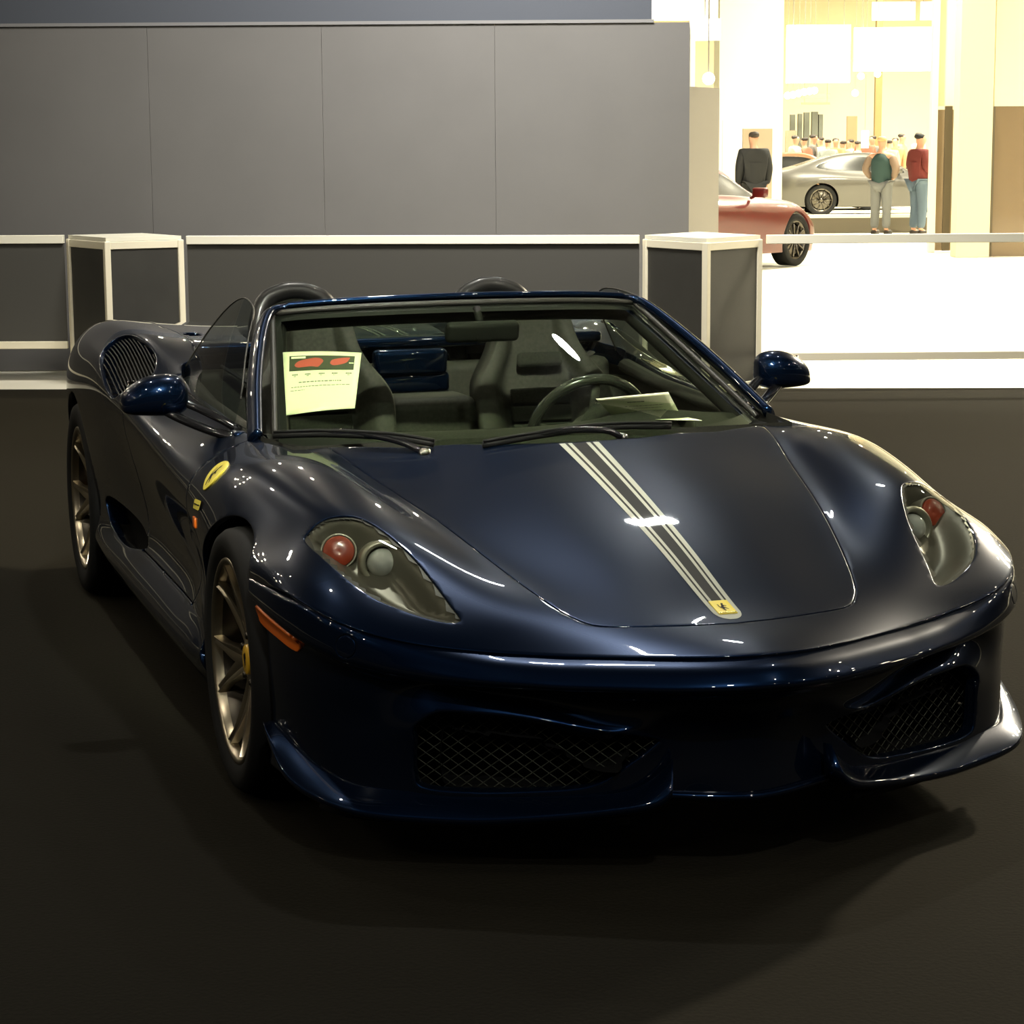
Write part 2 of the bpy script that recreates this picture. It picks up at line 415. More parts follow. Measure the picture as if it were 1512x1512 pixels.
# ---- seam outlines
YW=[(0,.100),(.1,.105),(.2,.122),(.31,.166),(.43,.200),(.6,.288),(.69,.360)]          # rear edge of bonnet / cowl
HOODP=np.array([(-.3,-.89)]+[(v.x,v.y) for v in smoothpts([(0,-.903,0),(.11,-.890,0),(.24,-.858,0),(.305,-.832,0),(.340,-.790,0),(.362,-.745,0),(.395,-.645,0),(.433,-.505,0),(.472,-.345,0),(.516,-.150,0),(.552,.010,0),(.590,.171,0),(.612,.30,0)],5)]+[(.612,.6),(-.3,.6)])
COCK=np.array([(-.2,.100)]+YW+[(.738,.47),(.748,.62),(.753,1.0),(.760,1.4),(.757,1.60),(.74,1.69),(.66,1.76),(.5,1.80),(-.2,1.80)])
HLP=sp2([(.825,-.345),(.812,-.318),(.778,-.306),(.73,-.322),(.688,-.350),(.645,-.44),(.615,-.53),(.597,-.61),(.581,-.69),(.571,-.735),(.588,-.742),(.63,-.724),(.688,-.682),(.738,-.635),(.778,-.563),(.808,-.46)],5)
DOORP=np.array([(.555,1.3),(.56,.75),(.575,.60),(.62,.345),(1.47,.345),(1.545,.50),(1.585,.68),(1.60,.80),(1.61,1.3)])
RINT=sp2([(1.70,.795),(1.672,.845),(1.79,.897),(1.958,.937),(2.10,.950),(2.155,.935),(2.12,.89),(1.99,.84),(1.86,.795),(1.77,.778)],5)
SCOOP=sp2([(1.44,.362),(1.60,.405),(1.85,.425),(2.08,.425),(2.13,.385),(2.02,.33),(1.75,.318),(1.54,.335)],5)
ENGP=np.array([(-.3,1.86),(.66,1.86),(.69,2.3),(.67,2.9),(.60,3.33),(-.3,3.36)])
sideonly=lambda Q,s:np.where(Q[:,0]>.6,s,1.0)
f_hood=lambda Q:np.where(Q[:,2]>.4,polysd(Q[:,:2],HOODP),1.0)
f_cock=lambda Q:polysd(Q[:,:2],COCK)
f_hl=lambda Q:np.where((Q[:,2]>.5)&(Q[:,1]<-.2),polysd(Q[:,:2],HLP),1.0)
f_door=lambda Q:sideonly(Q,polysd(Q[:,1:3],DOORP))
f_rint=lambda Q:sideonly(Q,polysd(Q[:,1:3],RINT))
f_scoop=lambda Q:sideonly(Q,polysd(Q[:,1:3],SCOOP))
f_eng=lambda Q:np.where(Q[:,1]>1.6,polysd(Q[:,:2],ENGP),1.0)
f_arch=lambda Q:np.minimum(np.hypot(Q[:,1],Q[:,2]-.325)-.355,np.hypot(Q[:,1]-2.6,Q[:,2]-.34)-.378)
f_skirt=lambda Q:sideonly(Q,Q[:,2]-.338)
gp=.0034
off=lambda f,k:(lambda Q:f(Q)+k)
for f in (f_arch,f_cock,f_hl,f_rint,f_scoop,f_skirt,off(f_hood,gp),off(f_hood,-gp),off(f_door,gp),off(f_door,-gp),off(f_eng,gp),off(f_eng,-gp),off(f_hl,gp)):
    cut(A,f)
C_=face_c(A)
arch=f_arch(C_)<0;cock=f_cock(C_)<0;hl=f_hl(C_);hood=f_hood(C_);door=f_door(C_);eng=f_eng(C_);skirt=f_skirt(C_)<0
hole=arch|cock|(f_rint(C_)<0)|(f_scoop(C_)<0)|(hl<0)
is_sk=skirt&~hole&(C_[:,1]>.2)&(C_[:,1]<2.35)
is_hood=(hood<-gp)&~hole
is_door=(door<-gp)&~hole&~is_sk
is_eng=(eng<-gp)&~hole
gap=((np.abs(hood)<=gp)|((np.abs(door)<=gp)&~skirt)|(np.abs(eng)<=gp))
rest=~(hole|is_sk|is_hood|is_door|is_eng|gap)&(C_[:,2]>.13)
is_fend=rest&(C_[:,1]<1.1)&~((C_[:,2]<.575)&(C_[:,1]<-.3)&(C_[:,0]>.915))
is_qtr=rest&(C_[:,1]>=1.1)
is_cov=hl<-gp
noc=lambda c:abs(c.x)>2e-4
def panel(bm,mask,name,mat=PAINT,side=0,r=.003,depth=.014,parent=car,keep=noc):
    b=subset(bm,mask,side);flange(b,r,depth,keep)
    return objbm(name,b,mat,parent)
panel(A,is_hood,'bonnet')
panel(A,is_eng,'engine_cover')
for s in (1,-1):
    panel(A,is_fend,'fender',side=s)
    panel(A,is_door,'door',side=s)
    panel(A,is_sk,'side_skirt',side=s,depth=.03)
    panel(A,is_qtr,'quarter_panel',side=s,depth=.06)
    # fabric seam: engine deck closing strip shares the quarter panel
# rear end skin
loop=[V(p) for p in GA[-1]]
ring=loop+[V((-p.x,p.y,p.z)) for p in loop[::-1][:-0 or None]]
ctr=[V((0,3.50,.72)),]
v=[];f=[]
L=[V((p.x,p.y,p.z)) for p in loop[::-1]]+[V((-p.x,p.y,p.z)) for p in loop[1:]]
for k,(sc,dy) in enumerate(((1,0),(.97,.05),(.80,.10),(.4,.12))):
    for p in L:v.append((p.x*sc,p.y*(1)+dy+(3.42-p.y)*(.6 if k else 0),.55+(p.z-.55)*sc))
n=len(L)
for k in range(3):
    for i in range(n-1):f.append((k*n+i,k*n+i+1,(k+1)*n+i+1,(k+1)*n+i))
f.append(tuple(3*n+i for i in range(n)))
obj('rear_bumper',v,f,PAINT,car)
# ---- front bumper
INTK=sp2([(.690,.285),(.690,.325),(.655,.357),(.608,.366),(.49,.357),(.358,.335),(.245,.316),(.195,.303),(.205,.285),(.255,.245),(.335,.196),(.46,.181),(.579,.178),(.668,.186),(.688,.215)],5)
f_int=lambda Q:np.where(Q[:,1]<-.5,polysd(Q[:,[0,2]],INTK),1.0)
HC=np.array(TB.ray_cast(V((.817,-2,.497)),V((0,1,0)))[0][:]);f_hook=lambda Q:np.linalg.norm(Q-HC,axis=1)-.026
f_barch=lambda Q:np.hypot(Q[:,1],Q[:,2]-.325)-.355
for f in (f_barch,f_int,off(f_hook,.003),off(f_hook,-.003)):cut(B,f)
Cb=face_c(B)
bhole=(f_barch(Cb)<0)|(f_int(Cb)<0);hk=f_hook(Cb)
panel(B,~bhole&(np.abs(hk)>.003)&(hk>0),'front_bumper',r=.005,depth=.03)
for s in (1,-1):
    panel(B,hk<-.003,'tow_hook_cover',side=s,r=.002,depth=.006)
    b=subset(B,(f_int(Cb)<0)&(Cb[:,1]<-.5),s)                      # grille surface, set back
    b.normal_update()
    for vv in b.verts:pass
    nv={q:q.normal.copy() for q in b.verts}
    for q in b.verts:q.co=q.co-nv[q]*.13
    be=[e for e in b.edges if len(e.link_faces)==1]
    r_=bmesh.ops.extrude_edge_only(b,edges=be)
    for q in [g for g in r_['geom'] if isinstance(g,bmesh.types.BMVert)]:q.co=V(q.co)+V((0,-.105,0)) 
    objbm('intake_duct',b,VOID,car)
# plan curve lookup for |x| -> y and inward normal
PT=np.concatenate([[0],np.cumsum(np.linalg.norm(np.diff(PLAN,axis=0),axis=1))])
PS=nspline(np.concatenate([-PT[:0:-1],PT]),np.concatenate([PLAN[:0:-1]*[-1,1],PLAN]),np.linspace(0,PT[-1],600))
def plan_y(x):return float(np.interp(abs(x),PS[:,0],PS[:,1]))
# woven wire grilles
for s in (1,-1):
    bm=bmesh.new();poly=INTK;xs=[]
    for fam in (1,-1):
        for c in np.arange(-1.2,1.6,.026):
            pts=[]
            for x in np.arange(.185,.70,.006):
                z=c+fam*x*.80
                pts.append((x,z))
            pts=np.array(pts);ins=polysd(pts,poly)<.004
            run=[]
            for p,q in zip(pts,ins):
                if q:run.append(p)
                if (not q or p[0]>.694) and run:
                    if len(run)>3:tube(bm,[(s*a,plan_y(a)+.062+(.0012*fam),b) for a,b in run[::3]+[run[-1]]],.0012,4,caps=False)
                    run=[]
    tag(objbm('grille_mesh',bm,M('grille_wire',(.07,.075,.06),.4,.8),car))
# aerodynamic splitter blades
SPL=[ # x, y, inner-top z, outer z, outward reach
 (.930,-.36,.262,.258,.004),(.917,-.43,.246,.222,.016),(.900,-.50,.226,.188,.028),(.868,-.58,.203,.163,.034),(.82,-.665,.186,.150,.036),(.76,-.717,.181,.138,.034),(.65,-.772,.176,.131,.030),(.56,-.815,.172,.131,.030),
 (.47,-.857,.172,.138,.030),(.37,-.908,.178,.151,.030),(.29,-.950,.190,.165,.030),(.245,-.975,.212,.175,.030),(.210,-.993,.242,.190,.028),(.190,-1.002,.268,.212,.022)]
for s in (1,-1):
    cs=[]
    P_=np.array(SPL);t=np.arange(len(P_));D=nspline(t,P_,np.linspace(0,len(P_)-1,70))
    tg=np.gradient(D[:,:2],axis=0);tg/=np.linalg.norm(tg,axis=1)[:,None]
    for q,g in zip(D,tg):
        x,y,zi,zo,rc=q;nx,ny=(-g[1],g[0])            # outward normal of the plan line
        if nx*x+ny*(y-.2)<0:nx,ny=-nx,-ny
        prof=[(-.035,zi),(-.012,zi+.001),(rc*.55,zo+(zi-zo)*.28),(rc*.9,zo+.006),(rc,zo+.001),(rc*.97,zo-.007),(rc*.8,zo-.013),(-.03,zo-.010)]
        cs.append([(s*(x+nx*d),y+ny*d,z) for d,z in prof])
    m=len(cs[0]);v=[p for c in cs for p in c];f=[]
    for i in range(len(cs)-1):
        for j in range(m):
            q=(i*m+j,i*m+(j+1)%m,(i+1)*m+(j+1)%m,(i+1)*m+j);f.append(q if s<0 else q[::-1])
    f+=[tuple(range(m)),tuple((len(cs)-1)*m+j for j in range(m))]
    o=obj('splitter',v,f,PAINT,car)
    bm=bmesh.new();bm.from_mesh(o.data);bmesh.ops.recalc_face_normals(bm,faces=bm.faces);bm.to_mesh(o.data);bm.free()
    bm=bmesh.new()
    tube(bm,[(s*(a*.985),b+.012,.118+max(0,(.46-a))*.08) for a,b in [(.86,-.585),(.82,-.662),(.76,-.714),(.65,-.768),(.56,-.81),(.47,-.852),(.37,-.905),(.27,-.955)]],.012,8)
    objbm('rubber_lip',bm,BLACK,car)
bm=bmesh.new()
tube(bm,smoothpts([(x,plan_y(x)+.050,.177+.03*abs(x)) for x in np.linspace(-.235,.235,13)],3),.010,10,flat=.9)
objbm('centre_lip',bm,PAINT,car)
bm=bmesh.new()
for s in (1,-1):pass
UB=[(-.30,-.86),(.30,-.86),(.62,-.72),(.80,-.6),(.86,-.42),(.60,-.40),(.60,.42),(.90,.42),(.90,2.2),(.60,2.2),(.60,3.0),(.78,3.2),(-.78,3.2),(-.60,3.0),(-.60,2.2),(-.90,2.2),(-.90,.42),(-.60,.42),(-.60,-.40),(-.86,-.42),(-.80,-.6),(-.62,-.72)]
vs=[bm.verts.new((x,y,.150)) for x,y in UB];f_=bm.faces.new(vs)
r_=bmesh.ops.extrude_face_region(bm,geom=[f_])
for q in [g for g in r_['geom'] if isinstance(g,bmesh.types.BMVert)]:q.co.z=.165
bmesh.ops.triangulate(bm,faces=bm.faces[:])
objbm('underbody',bm,VOID,car,False)
for (yc,zc,rr) in ((0,.325,.352),(2.6,.34,.376)):
    for s in (1,-1):
        bm=bmesh.new();n=40;ri=[]
        for x in (.885 if yc<1 else .935,.60):
            ri.append([bm.verts.new((s*x,yc+rr*1.015*math.cos(t),zc+rr*1.015*math.sin(t))) for t in [(-.22+1.44*k/n)*PI for k in range(n+1)]])
        for k in range(n):bm.faces.new((ri[0][k],ri[0][k+1],ri[1][k+1],ri[1][k]))
        bm.faces.new(ri[1])
        objbm('arch_liner',bm,VOID,car)
# ---- rear intake grilles in the haunches and side scoops
for s in (1,-1):
    for msk,nm in ((f_rint(C_)<0,'haunch_intake'),(f_scoop(C_)<0,'scoop_duct')):
        b=subset(A,msk,s);nv={q:q.normal.copy() for q in b.verts}
        dep=.085 if nm=='haunch_intake' else .07
        for q in b.verts:q.co=q.co-nv[q]*dep
        be=[e for e in b.edges if len(e.link_faces)==1];mp={}
        r_=bmesh.ops.extrude_edge_only(b,edges=be)
        nwv=[g for g in r_['geom'] if isinstance(g,bmesh.types.BMVert)]
        for q in nwv:
            h=TA.find_nearest(q.co);q.co=q.co+(h[0]-q.co)*.85
        o=objbm(nm,b,VOID,car)
        if nm=='haunch_intake':
            bm=bmesh.new()
            for x in np.arange(.800,.962,.0100):
                pts=[]
                for y in np.arange(1.665,2.17,.010):
                    h=TA.ray_cast(V((s*x,y,1.2)),V((0,0,-1)))
                    if h[0] is None or polysd(np.array([[h[0].y,h[0].z]]),RINT)[0]>-.001:continue
                    pts.append(h[0]-(h[1] if h[1].z>0 else -h[1])*.014)
                if len(pts)>2:tube(bm,pts,.0026,6)
            objbm('intake_slats',bm,SLAT,o)
# ---- headlamps
for s in (1,-1):
    hd=subset(A,is_cov,s);nv={q:q.normal.copy() for q in hd.verts}
    sd=f_hl(np.array([(abs(q.co.x),q.co.y,q.co.z) for q in hd.verts]))
    for q,k in zip(list(hd.verts),sd):
        dp=min(1,max(0,-k)/.060);dp=dp*dp*(3-2*dp)
        q.co=q.co-nv[q]*.006+V((-.20*s,.62,-.75))*.060*dp
    H=objbm('headlamp',hd,HOUS,car)
    cv=subset(A,is_cov,s)
    flange(cv,.0025,.006)
    objbm('lens_cover',cv,CLEAR,H)
    rim=subset(A,(hl<0)&(hl>-.009),s)
    for q in rim.verts:q.co=q.co-V(q.normal)*.0035
    objbm('lamp_gasket',rim,SEAL,H)
    d=V((.10*s,-.97,.16)).normalized();c=V((.672*s,-.470,.632))
    R=d.to_track_quat('X','Z').to_matrix().to_4x4()
    bm=bmesh.new();lathe(bm,[(-.075,.052),(-.02,.053),(-.012,.050),(-.010,.045),(-.012,.040),(-.03,.037),(-.03,.0)],40)
    bm.transform(Matrix.Translation(c)@R);objbm('projector_barrel',bm,M('barrel',(.34,.33,.26),.35,.7),H)
    bm=bmesh.new();lathe(bm,[(-.03,.035)]+[(-.03+.040*math.sin(a),.035*math.cos(a)) for a in np.linspace(0,PI/2-.02,10)]+[(.010,0.0)],36)
    bm.transform(Matrix.Translation(c)@R);objbm('projector_lens',bm,LENS,H)
    bm=bmesh.new();lathe(bm,[(-.010,.034),(-.002,.036),(.001,.033),(-.003,.0)],36)
    c2=V((.757*s,-.395,.653));bm.transform(Matrix.Translation(c2)@(V((.22*s,-.9,.38)).normalized().to_track_quat('X','Z').to_matrix().to_4x4()))
    noise=objbm('turn_indicator',bm,REDL,H)
    bm=bmesh.new();lathe(bm,[(-.05,.042),(-.004,.042),(0,.040),(-.004,.036)],36);bm.transform(Matrix.Translation(c2)@(V((.22*s,-.9,.38)).normalized().to_track_quat('X','Z').to_matrix().to_4x4()))
    objbm('indicator_bezel',bm,M('bezel',(.20,.19,.15),.35,.7),H)
# ---- side markers (amber) on the bumper corners
for s in (1,-1):
    q=sp2([(-.335,.522),(-.42,.508),(-.500,.491),(-.514,.476),(-.500,.455),(-.40,.468),(-.290,.479),(-.268,.496),(-.283,.515)],4)
    b=tri_patch(TB,q,(-s,0,0),.005,(1,2),.008);flange(b,.003,.008)
    tag(objbm('side_marker',b,ORANGE,car),'amber marker lens')
# ---- centre stripe
def stripe(lo,hi,name,mat,offs):
    bm=bmesh.new();rows=[]
    ys=np.linspace(.092,-.835,70)
    for y in ys:
        t=(y+.835)/.927;hw=.0325+.0215*t
        row=[]
        for k in range(4):
            x=hw*(lo+(hi-lo)*k/3)
            h=TA.ray_cast(V((x,y,2)),V((0,0,-1)));row.append(bm.verts.new(h[0]+V((0,0,offs))))
        rows.append(row)
    for a,b in zip(rows[:-1],rows[1:]):
        for k in range(3):bm.faces.new((a[k],b[k],b[k+1],a[k+1]))
    return bm
st=bmesh.new()
for lo,hi in ((-1,-.70),(-.56,-.36),(.36,.56),(.70,1)):join(st,stripe(lo,hi,'',SILV,.0011))
end=sp2([(-.0325,-.80),(-.0325,-.845),(-.026,-.872),(0,-.884),(.026,-.872),(.0325,-.845),(.0325,-.80),(.030,-.80),(0,-.835),(-.030,-.80)],3)
end=np.array([(-.0325,-.815),(-.0325,-.845),(-.029,-.862),(-.020,-.875),(-.008,-.882),(.008,-.882),(.020,-.875),(.029,-.862),(.0325,-.845),(.0325,-.815)])
join(st,tri_patch(TA,end,(0,0,-1),.0011,(0,1),.008))
S_=objbm('bonnet_stripe',st,SILV,car)
bm=stripe(-.68,.68,'',STRIPB,.0006)
objbm('stripe_infill',bm,STRIPB,car)
# rear deck stripes
bm=bmesh.new()
for lo,hi in ((-.055,-.043),(-.035,-.026),(.026,.035),(.043,.055)):
    rows=[]
    for y in np.linspace(1.87,3.3,30):
        row=[]
        for x in (lo,hi):
            h=TA.ray_cast(V((x,y,2)),V((0,0,-1)));row.append(bm.verts.new(h[0]+V((0,0,.001))))
        rows.append(row)
    for a,b in zip(rows[:-1],rows[1:]):bm.faces.new((a[0],a[1],b[1],b[0]))
objbm('deck_stripe',bm,SILV,car)
# ---- badges
def horse(sx,sy):
    """a small rearing horse outline"""
    P=[(-.10,-.95),(.02,-.60),(-.02,-.30),(-.30,-.42),(-.62,-.62),(-.70,-.52),(-.40,-.22),(-.10,.02),(-.22,.22),(-.60,.12),(-.72,.22),(-.28,.42),(-.22,.62),(-.42,.72),(-.40,.86),(-.12,.92),(.06,.74),(.14,.42),(.34,.10),(.50,.02),(.62,.30),(.56,.62),(.72,.66),(.80,.24),(.60,-.14),(.40,-.30),(.32,-.62),(.14,-.95)]
    return np.array([(a*sx,b*sy) for a,b in P])
bd=np.array([(-.021,-.795),(-.021,-.855),(.021,-.855),(.021,-.795)])
b=tri_patch(TA,bd,(0,0,-1),.0035,(0,1),.007);flange(b,.0012,.004)
BD=tag(objbm('bonnet_badge',b,YBADGE,car),'yellow badge with black rearing horse')
hp=horse(.0125,.019)+[0,-.826];hp[:,0]*=-1
objbm('badge_horse',tri_patch(TA,hp,(0,0,-1),.0042,(0,1),.002),BLACK,BD)
b=tri_patch(TA,np.array([(-.020,-.8485),(-.020,-.8535),(.020,-.8535),(.020,-.8485)]),(0,0,-1),.0041,(0,1),.004)
objbm('badge_trim',b,GOLD,BD)
for s in (1,-1):
    SH=sp2([(.320,.748),(.372,.757),(.424,.748),(.421,.722),(.402,.703),(.372,.690),(.342,.703),(.323,.722)],5)
    b=tri_patch(TA,SH,(-s,0,0),.004,(1,2),.006);flange(b,.0015,.004)
    sd=tag(objbm('fender_shield',b,YBADGE,car),'yellow shield with black rearing horse')
    hp=horse(.026,.026)+[.372,.725]
    objbm('shield_horse',tri_patch(TA,hp,(-s,0,0),.0048,(1,2),.004),BLACK,sd)
    b=tri_patch(TA,np.array([(.345,.665),(.425,.660),(.425,.636),(.345,.641)]),(-s,0,0),.004,(1,2),.006)
    sm=tag(objbm('series_plate',b,YBADGE,car),'small yellow series plate')
    for zz in (.6435,.6475):
        pass
    objbm('plate_lettering',tri_patch(TA,np.array([(.352,.654),(.418,.650),(.418,.6465),(.352,.6505)]),(-s,0,0),.0045,(1,2),.003),BLACK,sm)
for s in (1,-1):
    b=tri_patch(TA,sp2([(.392,.612),(.420,.612),(.420,.592),(.392,.592)],3),(-s,0,0),.004,(1,2),.006);flange(b,.002,.005)
    tag(objbm('side_repeater',b,ORANGE,car),'small amber side repeater')
# ------------------------------------------------------------------ wheels
def wheel(yc,zc,R,xo,wd,s,rot):
    w=empty('wheel',(0,0,0),0,car)
    X=lambda a:s*a
    def fin(bm,name,mat):
        bm.transform(Matrix.Translation((0,yc,zc)))
        bmesh.ops.recalc_face_normals(bm,faces=bm.faces)
        return objbm(name,bm,mat,w)
    ri=.243
    bm=bmesh.new();lathe(bm,[(X(xo-.004),ri+.006),(X(xo+.006),ri+.022),(X(xo+.010),ri+.050),(X(xo+.004),R-.016),(X(xo-.012),R-.004),(X(xo-.035),R),(X(xo-wd+.04),R),(X(xo-wd+.01),R-.008),(X(xo-wd),R-.03),(X(xo-wd),ri+.01)],72)
    for g in (.03,.075,.12,.165):pass
    fin(bm,'tyre',RUB)
    bm=bmesh.new();lathe(bm,[(X(xo-.006),ri+.010),(X(xo),ri+.008),(X(xo+.001),ri),(X(xo-.008),ri-.006),(X(xo-.025),ri-.010)],72)
    fin(bm,'rim',RIMM)
    bm=bmesh.new();lathe(bm,[(X(xo-.025),ri-.010),(X(xo-.05),ri-.022),(X(xo-wd+.03),ri-.026),(X(xo-wd+.01),ri-.004)],72)
    fin(bm,'rim_barrel',DARKAL)
    # five pairs of concave blades
    for k in range(5):
        for q in (1,-1):
            a0=rot+2*PI*k/5;bm=bmesh.new();rows=[]
            for t in np.linspace(0,1,13):
                r=.048+(ri-.010-.048)*t
                a=a0+q*(.105+.165*t**1.3)
                hw=(.0105+.0125*math.sin(PI*min(1,t*1.25))*(1-.35*t))
                dx=-.042+.040*t**1.6           # dished towards the hub
                row=[]
                for e,dd in ((-1,-.004),(-.5,-.0035),(.1,-.0065),(.62,-.001),(.9,-.001),(1,-.006),(1,-.026),(-1,-.026)):
                    aa=a+q*e*hw/r
                    row.append(bm.verts.new((X(xo+dx+dd),r*math.cos(aa),r*math.sin(aa))))
                rows.append(row)
            for A_,B_ in zip(rows[:-1],rows[1:]):
                for i in range(8):bm.faces.new((A_[i],A_[(i+1)%8],B_[(i+1)%8],B_[i]))
            bm.faces.new(rows[0]);bm.faces.new(rows[-1])
            o=fin(bm,'spoke',RIMM)
            for p in o.data.polygons:p.use_smooth=True
            mo=o.modifiers.new('e','EDGE_SPLIT');mo.split_angle=.7
    bm=bmesh.new();lathe(bm,[(X(xo-.075),.075),(X(xo-.052),.070),(X(xo-.044),.055),(X(xo-.043),.034)],40);fin(bm,'hub',RIMM)
    for k in range(5):
        bm=bmesh.new();a=rot+2*PI*(k+.5)/5
        lathe(bm,[(X(xo-.06),.010),(X(xo-.040),.010),(X(xo-.036),.007),(X(xo-.036),0)],8,c=(0,.060*math.cos(a),.060*math.sin(a)));fin(bm,'wheel_bolt',DARKAL)
    bm=bmesh.new();lathe(bm,[(X(xo-.05),.039),(X(xo-.038),.038),(X(xo-.035),.034),(X(xo-.0345),0)],32);fin(bm,'centre_cap',YEL)
    bm=bmesh.new();hp=horse(.016,.021);pts=[bm.verts.new((X(xo-.0335),-s*a,b)) for a,b in hp];f=bm.faces.new(pts);bmesh.ops.triangulate(bm,faces=[f]);fin(bm,'cap_horse',BLACK)
    bm=bmesh.new();lathe(bm,[(X(xo-.115),.07),(X(xo-.095),.075),(X(xo-.095),.185),(X(xo-.125),.185),(X(xo-.125),.07)],60);fin(bm,'brake_disc',DISC)
    bm=bmesh.new();n=14;ca=PI*(.04 if yc<1 else .9)
    prof=[(-.150,.115),(-.150,.212),(-.07,.212),(-.062,.20),(-.062,.135),(-.07,.115)]
    rr=[]
    for k in range(n+1):
        t=ca-.55+1.1*k/n;rr.append([bm.verts.new((X(xo+a),r*math.cos(t)*(-1),r*math.sin(t))) for a,r in prof])
    for A_,B_ in zip(rr[:-1],rr[1:]):
        for i in range(6):bm.faces.new((A_[i],A_[(i+1)%6],B_[(i+1)%6],B_[i]))
    bm.faces.new(rr[0]);bm.faces.new(rr[-1]);fin(bm,'brake_caliper',YEL)
    bm=bmesh.new();lathe(bm,[(X(xo-wd+.02),ri-.02),(X(xo-wd+.02),0)],40);fin(bm,'inner_shield',VOID)
for s in (1,-1):
    wheel(0,.325,.325,.934,.235,s,-PI/2+.06)
    wheel(2.6,.340,.340,.950,.285,s,-PI/2+.12)
# ------------------------------------------------------------------ windscreen, frame and side glass
WB=np.array([(0,.180,.771),(.2,.198,.772),(.36,.255,.773),(.50,.333,.776),(.61,.420,.780),(.690,.522,.784)])
WH=np.array([(0,1.045,1.094),(.16,1.050,1.093),(.30,1.064,1.090),(.42,1.085,1.085),(.50,1.108,1.079),(.556,1.135,1.071)])
def mirrored(P):return np.concatenate([P[:0:-1]*[-1,1,1],P])
def screen(nu,nv,bulge=.003):
    b=mirrored(WB);h=mirrored(WH);tb=np.linspace(-1,1,len(b))
    u=np.linspace(-1,1,nu);B_=nspline(tb,b,u);H_=nspline(tb,h,u);o=[]
    for i in range(nu):
        row=[]
        for t in np.linspace(0,1,nv):
            p=B_[i]*(1-t)+H_[i]*t
            k=bulge*math.sin(PI*t)
            row.append((p[0],p[1]-k*.35,p[2]+k*.9))
        o.append(row)
    return np.array(o)
G=screen(61,31)
o=objbm('windscreen',gridbm(G),WGLASS,car)
TWS=BVHTree.FromPolygons([tuple(p) for p in G.reshape(-1,3)],[(i*31+j,i*31+j+1,(i+1)*31+j+1,(i+1)*31+j) for i in range(60) for j in range(30)])
def shift(G,d):
    """offset grid along its normals"""
    du=np.gradient(G,axis=0);dv=np.gradient(G,axis=1);n=np.cross(du,dv);n/=np.linalg.norm(n,axis=2)[:,:,None]
    if n[:,:,2].mean()<0:n=-n
    return G+n*d
# black ceramic band round the glass edge (on its inner face)
G2=shift(screen(121,61),-.003);c=[]
bm=bmesh.new();vs={}
for i in range(120):
    for j in range(60):
        u=abs((i+.5)/60-1);t=(j+.5)/60
        if u>.955 or t<.05+.02*u or t>.955:
            q=[]
            for a,b in ((i,j),(i,j+1),(i+1,j+1),(i+1,j)):
                if (a,b) not in vs:vs[a,b]=bm.verts.new(G2[a,b])
                q.append(vs[a,b])
            bm.faces.new(q)
objbm('glass_band',bm,BLACK,car)
# painted frame: pillars + header, one swept section
b=mirrored(WB);h=mirrored(WH)
path=[]
lowL=V((-.765,.60,.772));lowR=V((.765,.60,.772))
L=[(-.748,.545,.790),(-.728,.64,.838),(-.702,.76,.898),(-.668,.89,.962),(-.628,1.02,1.024),(-.592,1.105,1.066),(-.560,1.140,1.088),(-.50,1.137,1.098),(-.36,1.105,1.107),(-.18,1.082,1.112),(0,1.075,1.114)]
P_=[V(p) for p in L]+[V((-p[0],p[1],p[2])) for p in L[-2::-1]]
P_=smoothpts(P_,6)
bm=bmesh.new();rings=[]
N=len(P_)
for k,p in enumerate(P_):
    a=P_[max(0,k-1)];b_=P_[min(N-1,k+1)];t=(b_-a).normalized()
    outw=V((p.x*1.0,(.55 if abs(p.x)<.52 else .15),.55 if abs(p.x)>.58 else .9));outw=(outw-t*outw.dot(t)).normalized()
    ins=t.cross(outw).normalized()
    hdr=min(1,max(0,(.60-abs(p.x))/.06))
    wv=.027*(1-hdr)+.020*hdr;hv=.015*(1-hdr)+.010*hdr
    ring=[]
    for i in range(14):
        th=2*PI*i/14;cx=math.copysign(abs(math.cos(th))**.7,math.cos(th))*wv;cy=math.copysign(abs(math.sin(th))**.7,math.sin(th))*hv
        ring.append(bm.verts.new(p+ins*cx+outw*cy))
    rings.append(ring)
for A_,B_ in zip(rings[:-1],rings[1:]):
    for i in range(14):bm.faces.new((A_[i],A_[(i+1)%14],B_[(i+1)%14],B_[i]))
bm.faces.new(rings[0]);bm.faces.new(rings[-1]);bmesh.ops.recalc_face_normals(bm,faces=bm.faces)
objbm('windscreen_frame',bm,PAINT,car)
# rubber seal between frame and glass + inner header trim
edge=[V(G[0,j]) for j in range(31)]+[V(G[i,30]) for i in range(1,61)]+[V(G[60,j]) for j in range(29,-1,-1)]
edge=[p+V((math.copysign(.008,p.x) if abs(p.x)>.5 else 0,.004,.006)) for p in edge]
bm=bmesh.new();tube(bm,edge[::2]+[edge[-1]],.0085,8);objbm('glass_seal',bm,SEAL,car)
bm=bmesh.new()
hb=[V(p)+V((0,.03,-.028)) for p in nspline(np.linspace(-1,1,len(h)),h,np.linspace(-1,1,25))]
tube(bm,hb,.034,10,flat=.75);objbm('header_trim',bm,BLACK,car)
for s in (1,-1):
    bm=bmesh.new();tube(bm,[V(G[0 if s<0 else 60,j])+V((-s*.016,.025,-.022)) for j in range(0,31,2)],.020,8);objbm('pillar_trim',bm,BLACK,car)
